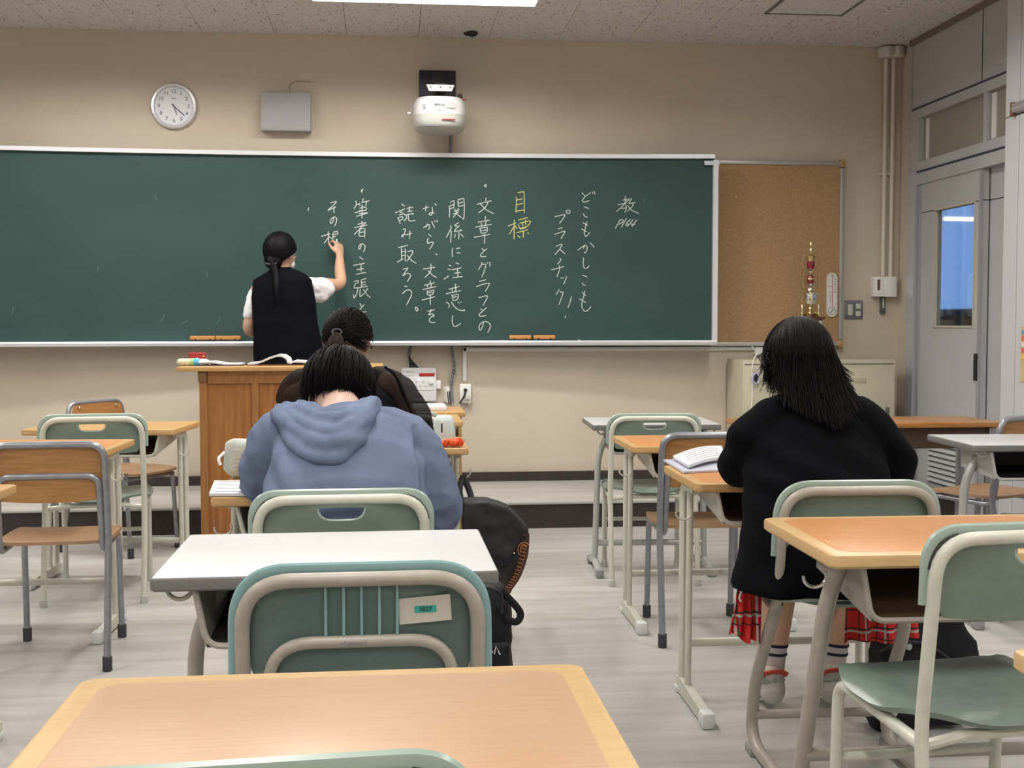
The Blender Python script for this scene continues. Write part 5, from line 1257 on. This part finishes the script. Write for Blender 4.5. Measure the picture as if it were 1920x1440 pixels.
# ======== person in the blue hoodie, bent over the desk
Y0 = 3.12
hc = W(634, 742, 3.455)
t = thing('person', (-.13, 3.08, 0), 0, 'person in a faded blue hoodie bent forward over the desk in the middle', 'person')
R = RZ(-.10) @ RX(-.80)
pel = Vector((-.125, 3.05, .53)); wai = W(640, 985, 3.06); che = W(645, 870, 3.15); nec = W(638, 790, 3.33)
shL, elL, wrL = W(545, 838, 3.28), W(500, 903, 3.37), W(570, 870, 3.62)
shR, elR, wrR = W(745, 840, 3.26), W(806, 952, 3.24), W(740, 905, 3.55)
wrL.z = .76; wrR.z = .76
hips = [pel + Vector((s_*.09, .02, -.03)) for s_ in (-1, 1)]; kn = [Vector((h.x+.02*s_, 3.50, .50)) for h, s_ in zip(hips, (-1, 1))]; an = [Vector((k.x, 3.58, .09)) for k in kn]
b = MB()
slimb(b, [pel, wai, che, nec-Vector((0, .03, .03))], [.15, .145, .16, .09], rb=[.11, .10, .11, .07])
slimb(b, [nec-Vector((0, .03, .03)), nec+Vector((0, .03, .03)), hc+R @ Vector((0, -.03, -.05))], [.07, .058, .055]); head_parts(b, hc, R, 1.0)
for sh, el, wr in ((shL, elL, wrL), (shR, elR, wrR)): slimb(b, [sh, (sh+el)/2, el, (el+wr)/2, wr], [.042, .042, .040, .036, .026])
for h, k, a in zip(hips, kn, an): slimb(b, [h, (h+k)/2, k, (k+a)/2, a], [.09, .08, .058, .052, .038])
hand(b, wrL, (.7, .5, -.02), (0, 0, -1), .35, 1, side=1); hand(b, wrR, (-.6, .6, -.02), (0, 0, -1), .45, 1, side=-1)
organic('body', b, mat('skin_pale', (.64, .44, .35), .5, spec=.35), t, .006, 3); eyes(t, hc, R)
# hoodie
h_ = MB()
HR = [(650, 1075, 3.04, .205, .15), (650, 1010, 3.05, .208, .15), (650, 940, 3.09, .205, .145), (650, 880, 3.15, .20, .135), (648, 835, 3.22, .182, .115), (645, 808, 3.285, .14, .085), (640, 796, 3.325, .085, .06)]
limb(h_, [W(*a[:3]) for a in HR], [a[3] for a in HR], (1, 0, 0), 28, [a[4] for a in HR])
slimb(h_, [W(575, 806, 3.27), W(532, 822, 3.27), W(512, 860, 3.30), W(498, 900, 3.36), W(530, 893, 3.48), W(565, 868, 3.60)], [.068, .076, .080, .074, .060, .048])
slimb(h_, [W(722, 808, 3.26), W(758, 832, 3.24), W(784, 880, 3.22), W(808, 948, 3.22), W(788, 950, 3.38), W(742, 905, 3.53)], [.070, .076, .074, .076, .062, .048])
slimb(h_, [W(565, 806, 3.28), W(645, 806, 3.31), W(725, 808, 3.27)], [.062, .060, .066])
def hoodfold(co, no):
    x, z = co[:, 0], co[:, 2]; side = np.clip((np.abs(x+.13)-.13)*8, 0, 1)
    n1 = np.array([noise.noise(Vector((c[0]*13, c[1]*9, c[2]*5.0))) for c in co]); n2 = np.array([noise.noise(Vector((c[0]*9+c[2]*16, c[1]*12, c[2]*7-c[0]*9))) for c in co])
    d = .013*(.5-np.abs(n1))*(.35+.65*side) + .012*(.45-np.abs(n2))*side + .003*np.sin(30*x+5*z)
    d += -.009*np.exp(-((x-.075+.12*(z-.8))/.007)**2)*(z < .92) + .006*np.exp(-((x-.062+.12*(z-.8))/.010)**2)*(z < .92)
    q = np.exp(-((x+.30)/.08)**2)*np.exp(-((z-.80)/.12)**2); d += .006*np.sin(75*(x+.55*z))*q
    q = np.exp(-((x-.16)/.06)**2)*np.exp(-((z-.89+.5*(x-.16))/.010)**2); d -= .008*q
    return co + no*d[:, None]
ho = organic('hoodie', h_, HOODM, t, .006, 4, 0, 8, hoodfold)
from mathutils.bvhtree import BVHTree
bvh = BVHTree.FromPolygons([v.co+t.location for v in ho.data.vertices], [p.vertices[:] for p in ho.data.polygons])
def bY(px, py):
    d_ = V3(ray(px, py)).normalized(); q = bvh.ray_cast(Vector((0, 0, HC)), d_)
    return q[0].y if q[0] is not None else 3.30+(770-py)*.001
hd = MB()      # the hood lying on the back: stacked U folds
def ufold(pts, rad, lift):
    P = [W(x, y, bY(x, y)-lift) for x, y in pts]; slimb(hd, P, rad)
ufold([(526, 792), (552, 830), (590, 852), (618, 858), (648, 848), (682, 806), (706, 762)], [.014, .020, .023, .024, .023, .020, .014], .0)
ufold([(520, 776), (546, 808), (588, 831), (626, 836), (658, 821), (686, 786), (706, 756)], [.017, .022, .025, .026, .024, .021, .015], .012)
ufold([(526, 766), (556, 788), (598, 807), (634, 811), (664, 795), (687, 770), (702, 752)], [.019, .023, .025, .026, .025, .021, .016], .020)
ufold([(538, 762), (572, 774), (608, 787), (640, 789), (668, 773), (692, 754)], [.020, .022, .023, .023, .022, .018], .026)
ufold([(560, 756), (586, 768), (614, 776), (644, 775), (672, 760), (694, 748)], [.015, .017, .018, .018, .017, .014], .028)
def hoodwr(co, no):
    d = .003*np.sin(95*co[:, 2]+24*co[:, 0]); return co + no*d[:, None]
organic('hood', hd, HOODM, t, .005, 3, .005, 16, hoodwr)
je = MB(); slimb(je, [pel+Vector((0, -.02, -.02)), pel+Vector((0, .06, -.02))], [.175, .17], rb=[.10, .10])
for h, k, a in zip(hips, kn, an): slimb(je, [h, (h+k)/2, k, (k+a)/2, a], [.10, .09, .075, .068, .060])
organic('trousers', je, JEANS, t, .009, 4)
for a, s_ in zip(an, (-1, 1)): shoe(t, (a.x, a.y-.05, .0), (a.x, a.y+.19, 0), s_)
hr = (.086, .108, .102); hcc = hc + R @ Vector((0, -.012, .018)); CR = (.1, -.30, .95)
hair_shell('hair', hcc, R, hr, CR, th_fn(1.25, 1.75, 2.0), HAIR2, t)
P_ = cap_hair(hcc, R, hr, CR, th_fn(1.2, 1.85, 2.15), 1500, .020, seed=5, wob=.10)
strands('hair_strands', P_, .0017, HAIR2, t)
lk = []; g = np.random.default_rng(8)               # loose locks over the nape and the temples
for i in range(420):
    px = g.uniform(566, 702); e = abs(px-634)/68
    a = hcc + R @ Vector(((px-634)/68*.084, -.075+.05*e, .04-.05*e)); q0 = W(px+g.normal()*3, 742-6*e+g.uniform(-22, 12) + 24*e*e, 3.365+.02*e)
    if abs(px-640) < 22: q0 = W(px, 724+g.uniform(-14, 8), 3.37)
    mid = (a+q0)/2 + Vector((0, -.022, .004)); lk.append([tuple(p) for p in spline([a, mid, q0], 6)])
strands('hair_locks', lk, .0018, HAIR2, t)

# ======== person with the ponytail and sheer sleeves
hc = W(653, 643, 4.44)
t = thing('person', (-.11, 4.25, 0), 0, 'person with a ponytail and sheer black sleeves sitting behind the hoodie', 'person')
R = RZ(-.10) @ RX(-.42)
pel = Vector((-.10, 4.20, .53)); wai = W(655, 860, 4.24); che = W(660, 775, 4.30); nec = W(664, 712, 4.38)
shL, elL, wrL = W(588, 728, 4.35), W(548, 745, 4.50), W(600, 800, 4.72); shR, elR, wrR = W(728, 722, 4.34), W(783, 822, 4.50), W(720, 830, 4.72)
wrL.z = wrR.z = .765
hips = [pel + Vector((s_*.085, .02, -.03)) for s_ in (-1, 1)]; kn = [Vector((h.x+.02*s_, 4.62, .50)) for h, s_ in zip(hips, (-1, 1))]; an = [Vector((k.x, 4.70, .09)) for k in kn]
b = MB(); slimb(b, [pel, wai, che, nec-Vector((0, .02, .035))], [.145, .12, .145, .075], rb=[.10, .085, .10, .065])
slimb(b, [nec-Vector((0, .02, .035)), nec+Vector((0, .01, .02)), hc+R @ Vector((0, -.03, -.05))], [.056, .046, .048]); head_parts(b, hc, R, .97)
for sh, el, wr in ((shL, elL, wrL), (shR, elR, wrR)): slimb(b, [sh, (sh+el)/2, el, (el+wr)/2, wr], [.050, .042, .036, .033, .024])
for h, k, a in zip(hips, kn, an): slimb(b, [h, (h+k)/2, k, (k+a)/2, a], [.088, .078, .056, .050, .036])
hand(b, wrL, (.7, .5, 0), (0, 0, -1), .4, .92, side=1); hand(b, wrR, (-.6, .6, 0), (0, 0, -1), .4, .92, side=-1)
organic('body', b, SKIN, t, .006, 3); eyes(t, hc, R, .97)
tp_ = MB(); slimb(tp_, [pel, wai, che, W(660, 745, 4.34)], [.165, .14, .165, .135], rb=[.12, .105, .12, .085])
slimb(tp_, [W(612, 722, 4.36), W(660, 712, 4.37), W(704, 718, 4.36)], [.045, .055, .048]); organic('black_top', tp_, TROUS, t, .008, 4, .003, 10)
SHEER = mat('sheer_black', (.012, .008, .008), .7, alpha=.78, spec=.1)
for nm, PP, rr_ in (('left', [W(600, 722, 4.36), W(580, 722, 4.37), W(556, 732, 4.44), W(552, 765, 4.52), W(585, 795, 4.64)], [.052, .062, .062, .060, .046]), ('right', [W(712, 714, 4.355), W(738, 730, 4.34), W(760, 768, 4.38), W(780, 812, 4.46), W(755, 828, 4.58), W(735, 830, 4.66)], [.055, .070, .076, .070, .055, .045])):
    sl = MB(); slimb(sl, PP, rr_); organic('sheer_sleeve', sl, SHEER, t, .008, 3, .006, 14)
sm = MB(); sm.tube(spline([lt(W(x, y, Y)) for x, y, Y in ((722, 688, 4.285), (742, 706, 4.255), (762, 752, 4.29), (784, 802, 4.375), (797, 826, 4.42))], 6), .0055, 8); sm.build('sleeve_seam', TROUS, t)
sk = MB(); slimb(sk, [pel+Vector((0, -.02, -.01)), pel+Vector((0, .10, -.01)), (kn[0]+kn[1])/2], [.17, .18, .17], rb=[.10, .095, .075]); organic('skirt', sk, TROUS, t, .009, 4)
for a, s_ in zip(an, (-1, 1)): shoe(t, (a.x, a.y-.05, 0), (a.x, a.y+.18, 0), s_)
hr = (.083, .103, .101); hcc = hc + R @ Vector((0, -.012, .014)); tie_l = Vector((-.030, -.100, -.004))
hair_shell('hair', hcc, R, hr, CROWN, th_fn(1.2, 1.32, 1.80), HAIR2, t)
PO = []; g = np.random.default_rng(11)
tie_w = W(632, 623, 4.315)
tl = R.transposed() @ (tie_w - hcc); tdir = Vector((tl.x/hr[0], tl.y/hr[1], tl.z/hr[2])).normalized()
for i in range(1300):
    v = Vector((g.normal(), g.normal(), g.normal())).normalized()
    if v.y > .72 or v.z < -.62 or (v.z < -.05 and v.y > .12): continue
    P = []; ang = v.angle(tdir); f0 = g.uniform(0, .35)
    for k in range(14):
        s_ = f0+(1-f0)*k/13; q = v.slerp(tdir, s_) if ang < 3.1 else v
        lf = .004+.010*sin(pi*s_)*g.uniform(.4, 1); P.append(tuple(hcc + R @ Vector((q.x*(hr[0]+lf), q.y*(hr[1]+lf), q.z*(hr[2]+lf)))))
    PO.append(P)
strands('hair_strands', PO, .0016, HAIR2, t)
TA = []
for i in range(420):
    a = g.uniform(0, 2*pi); r_ = sqrt(g.uniform(0, 1)); e = g.uniform(.75, 1.05)
    P = [tie_w + Vector((.012*r_*cos(a), .008*r_*sin(a), 0)), W(630+16*r_*cos(a), 642, 4.295) + Vector((0, .014*sin(a)*r_, 0)), W(632+26*r_*cos(a), 642+36*e, 4.29) + Vector((0, .022*sin(a)*r_, 0)), W(640+20*r_*cos(a), 642+75*e, 4.30)]
    TA.append([tuple(p) for p in spline(P, 5)])
strands('ponytail', TA, .0019, BRHAIR, t, 'brown tinted ponytail')
tie = MB(); tie.tube([lt(tie_w) + Vector((.016*cos(a), .004*sin(a)-.004, .010*sin(a))) for a in np.linspace(0, 2*pi, 17)[:-1]], .005, 6, closed=True); tie.build('hair_tie', DARK, t)

# ======== long-haired person in the black sweater
hc = W(1496, 684, 3.27)
t = thing('person', (1.15, 3.08, 0), 0, 'person with long dark hair and loose black sweater sitting on the right', 'person')
R = RZ(.02) @ RX(-.32)
pel = Vector((1.17, 3.09, .575)); wai = W(1545, 985, 3.10); che = W(1530, 868, 3.165); nec = W(1512, 756, 3.245)
shL, elL, wrL = W(1446, 800, 3.17), W(1388, 876, 3.30), W(1450, 880, 3.60); shR, elR, wrR = W(1606, 800, 3.16), W(1672, 880, 3.26), W(1600, 880, 3.58)
wrL.z = wrR.z = .765
hips = [pel + Vector((s_*.085, .02, -.03)) for s_ in (-1, 1)]
kn = [W(1462, 1110, 3.60), W(1575, 1110, 3.60)]; an = [W(1446, 1258, 3.57), W(1560, 1258, 3.57)]
for k in kn: k.z = .47
b = MB(); slimb(b, [pel, wai, che, nec-Vector((0, .02, .035))], [.15, .125, .145, .075], rb=[.10, .09, .10, .065])
slimb(b, [nec-Vector((0, .02, .035)), nec+Vector((0, .01, .02)), hc+R @ Vector((0, -.03, -.05))], [.056, .046, .048]); head_parts(b, hc, R, .98)
for sh, el, wr in ((shL, elL, wrL), (shR, elR, wrR)): slimb(b, [sh, (sh+el)/2, el, (el+wr)/2, wr], [.040, .036, .034, .031, .024])
for h, k, a in zip(hips, kn, an): slimb(b, [h, (h+k)/2, k, k*.6+a*.4+Vector((0, -.012, 0)), a], [.088, .078, .056, .052, .034])
hand(b, wrL, (.7, .5, 0), (0, 0, -1), .4, .92, side=1); hand(b, wrR, (-.6, .6, 0), (0, 0, -1), .4, .92, side=-1)
organic('body', b, SKIN, t, .006, 3); eyes(t, hc, R, .98)
s_ = MB(); A = []
for px0, px1, py, Y, dp in ((1462, 1566, 742, 3.24, .070), (1428, 1605, 756, 3.225, .090), (1412, 1632, 785, 3.20, .110), (1402, 1648, 830, 3.17, .124), (1398, 1662, 890, 3.13, .135), (1396, 1676, 950, 3.10, .140), (1390, 1694, 1020, 3.08, .150), (1378, 1706, 1078, 3.07, .160), (1370, 1710, 1104, 3.07, .160)):
    a, c0 = W(px0, py, Y), W(px1, py, Y); A.append(superell((a.x+c0.x)/2, Y, 0, (c0.x-a.x)/2, dp, a.z, 40, 2.3))
loft_rings(s_, A)
slimb(s_, [W(1446, 785, 3.18), W(1418, 815, 3.19), W(1396, 852, 3.24), W(1386, 878, 3.31), W(1410, 878, 3.44), W(1448, 878, 3.56)], [.062, .068, .066, .060, .050, .042])
slimb(s_, [W(1605, 785, 3.17), W(1640, 815, 3.17), W(1664, 855, 3.20), W(1674, 886, 3.26), W(1645, 884, 3.40), W(1600, 880, 3.54)], [.064, .070, .068, .062, .050, .042])
def knit(co, no):
    x, z = co[:, 0], co[:, 2]; d = .004*np.sin(34*x+9*np.sin(8*z)) + .003*np.sin(52*z+20*x)*np.clip((np.abs(x-1.15)-.13)*9, 0, 1); return co + no*d[:, None]
organic('sweater', s_, SWEAT, t, .0075, 5, .005, 8, knit)
# plaid skirt
m = bpy.data.materials.new('red_plaid'); m.use_nodes = True; nt = m.node_tree; bs = nt.nodes['Principled BSDF']; bs.inputs['Roughness'].default_value = .85
tc = nt.nodes.new('ShaderNodeTexCoord'); sp = nt.nodes.new('ShaderNodeSeparateXYZ'); nt.links.new(tc.outputs['Object'], sp.inputs[0])
def mth(op, a, v): n = nt.nodes.new('ShaderNodeMath'); n.operation = op; nt.links.new(a, n.inputs[0]); n.inputs[1].default_value = v; return n.outputs[0]
prev = None
for axn, per, off in ((0, .058, .012), (2, .085, .0)):
    for dv, wd, colr in ((.22, .05, (.07, .008, .012)), (.50, .075, (.42, .38, .36)), (.60, .05, (.02, .02, .025))):
        fr_ = mth('FRACT', mth('MULTIPLY', mth('ADD', sp.outputs[axn], off+10), 1/per), 0)
        ln = mth('COMPARE', fr_, dv); nt.nodes[-1].inputs[2].default_value = wd/2
        mx = nt.nodes.new('ShaderNodeMix'); mx.data_type = 'RGBA'; nt.links.new(ln, mx.inputs[0]); mx.inputs[7].default_value = (*colr, 1)
        if prev is None: mx.inputs[6].default_value = (.55, .022, .018, 1)
        else: nt.links.new(prev, mx.inputs[6])
        prev = mx.outputs[2]
nt.links.new(prev, bs.inputs['Base Color']); PLAID = m
k_ = MB(); slimb(k_, [pel+Vector((0, -.03, -.01)), pel+Vector((0, .10, -.01)), pel+Vector((0, .26, -.01))], [.165, .165, .14], rb=[.085, .085, .075])
def drape(pts_top, pts_bot, dy=.014, n=22, ph=0):
    G = []
    for i in range(9):
        v = i/8; row = []
        for j in range(n+1):
            u = j/n; a = pts_top[0].lerp(pts_top[1], u); c0 = pts_bot[0].lerp(pts_bot[1], u); p = a.lerp(c0, v); row.append(tuple(p + Vector((0, dy*sin(u*n*.85+ph)*v, .006*sin(u*9)*v))))
        G.append(row)
    return G
sk = organic('skirt', k_, PLAID, t, .009, 3)
for a0, a1, b0, b1, dy in (((1388, 1080), (1428, 1085), (1368, 1190), (1424, 1208), .016), ((1588, 1120), (1716, 1128), (1584, 1207), (1722, 1196), .020)):
    Yd = 3.10 if a0[0] < 1500 else 3.22
    G = [[tuple(Vector(p)-t.location) for p in row] for row in drape((W(*a0, Yd), W(*a1, Yd)), (W(*b0, Yd), W(*b1, Yd)), dy)]
    MB().sheet(G, .004).build('skirt_drape', PLAID, t, angle=80)
zp = MB(); zp.tube([lt(W(1390, 1108, 3.075)), lt(W(1386, 1122, 3.075)), lt(W(1390, 1128, 3.07))], .003, 6); zp.build('zip_pull', WHITE, t)
# socks and shoes
for k, a, px in zip(kn, an, (1440, 1556)):
    so = MB(); a0 = k*.30+a*.70+Vector((0, -.006, 0)); slimb(so, [a0, a, a+Vector((0, -.012, -.06))], [.043, .040, .040], rb=[.043, .042, .046]); o = organic('sock', so, SOCK, t, .005, 2)
    for f_ in (.20, .45):
        c0 = a0.lerp(a, f_)-t.location; dd = (a-a0).normalized(); u_ = dd.cross(Vector((0, 1, 0))).normalized(); w_ = dd.cross(u_); rr_ = .0435-.003*f_
        MB().tube([c0 + u_*rr_*cos(q) + w_*rr_*sin(q) for q in np.linspace(0, 2*pi, 25)[:-1]], .0045, 6, closed=True, up=dd, rb=.0020).build('sock_stripe', mat('stripe_navy', (.01, .01, .03), .8), o)
    shoe(t, (a.x-.004, a.y-.035, .082), (a.x-.004, a.y+.085, .004))
# hair
hr = (.085, .108, .106); hcc = hc + R @ Vector((0, -.010, .016))
LH = []; g = np.random.default_rng(21); SWX = nec.x
SWZ = [W(1500, y, 3.1).z for y in (810, 785, 756, 742, 725)]; SWY = [3.055, 3.085, 3.13, 3.165, 3.20]
def long_strand(ph, tm, lf, zend, sway, wobble, inner=0):
    cr = Vector((0, -.1, .995)).normalized(); ax = cr.cross(Vector((1, 0, 0))).normalized()*FACE_SIGN; ay = Vector((1, 0, 0)); P = []
    for k in range(9):
        th = .06 + (tm-.06)*k/8; v = cr*cos(th) + (ax*cos(ph)+ay*sin(ph))*sin(th); P.append(hcc + R @ Vector((v.x*(hr[0]+lf), v.y*(hr[1]+lf), v.z*(hr[2]+lf))))
    p = P[-1].copy(); z0 = p.z; n = 9
    for k in range(1, n+1):
        s2 = k/n; q = p + Vector((sway*s2*s2 + wobble*sin(s2*4)*.4 + (p.x-hcc.x)*(.14*s2-.10*s2*s2), -.03*s2*(1 if p.y < hcc.y else .2) + .012*s2*s2, (zend-z0)*s2))
        if p.y < hcc.y+.05:
            yt = float(np.interp(zend, SWZ, SWY)) + 3.0*max(0, abs(p.x-SWX)-.04)**2 - .014 - lf
            q.y = p.y + (min(yt, p.y+.01)-p.y)*s2**1.2 + .010*sin(pi*s2)
            if q.z < SWZ[-1]: q.y = min(q.y, float(np.interp(q.z, SWZ, SWY)) + 3.0*max(0, abs(q.x-SWX)-.04)**2 - .012 - lf)
        P.append(q)
    return P
for i in range(2600):
    ph = pi + g.normal()*1.0
    if abs(ph-pi) > 1.9: continue
    e = (ph-pi); sx = -sin(e)                        # +x side of the head
    zend = onY(1500, 797 - 42*abs(e+.2) + g.uniform(-40, 4), 3.2)[2]
    LH.append([tuple(q) for q in long_strand(ph, 1.38+.1*cos(e), g.uniform(-.004, .012), zend, (.034 if sx < 0 else .010)*sx + .008 + g.normal()*.009, g.normal()*.012)])
strands('hair_strands', LH, .0019, BRHAIR if False else HAIR2, t)
G = []
for j in range(41):
    ph = pi + (-1.95+3.9*j/40); e = ph-pi
    G.append([tuple(Vector(q)-t.location) for q in long_strand(ph, 1.38+.1*cos(e), -.004, onY(1500, 762-34*abs(e+.2), 3.2)[2], .006-(.030 if sin(e) > 0 else .010)*sin(e), 0)])
MB().sheet(G, .008).build('hair', HAIR2, t, angle=80)
hair_shell('hair_crown', hcc, R, hr, (0, -.1, .995), lambda ph: 1.3, HAIR2, t, .0)
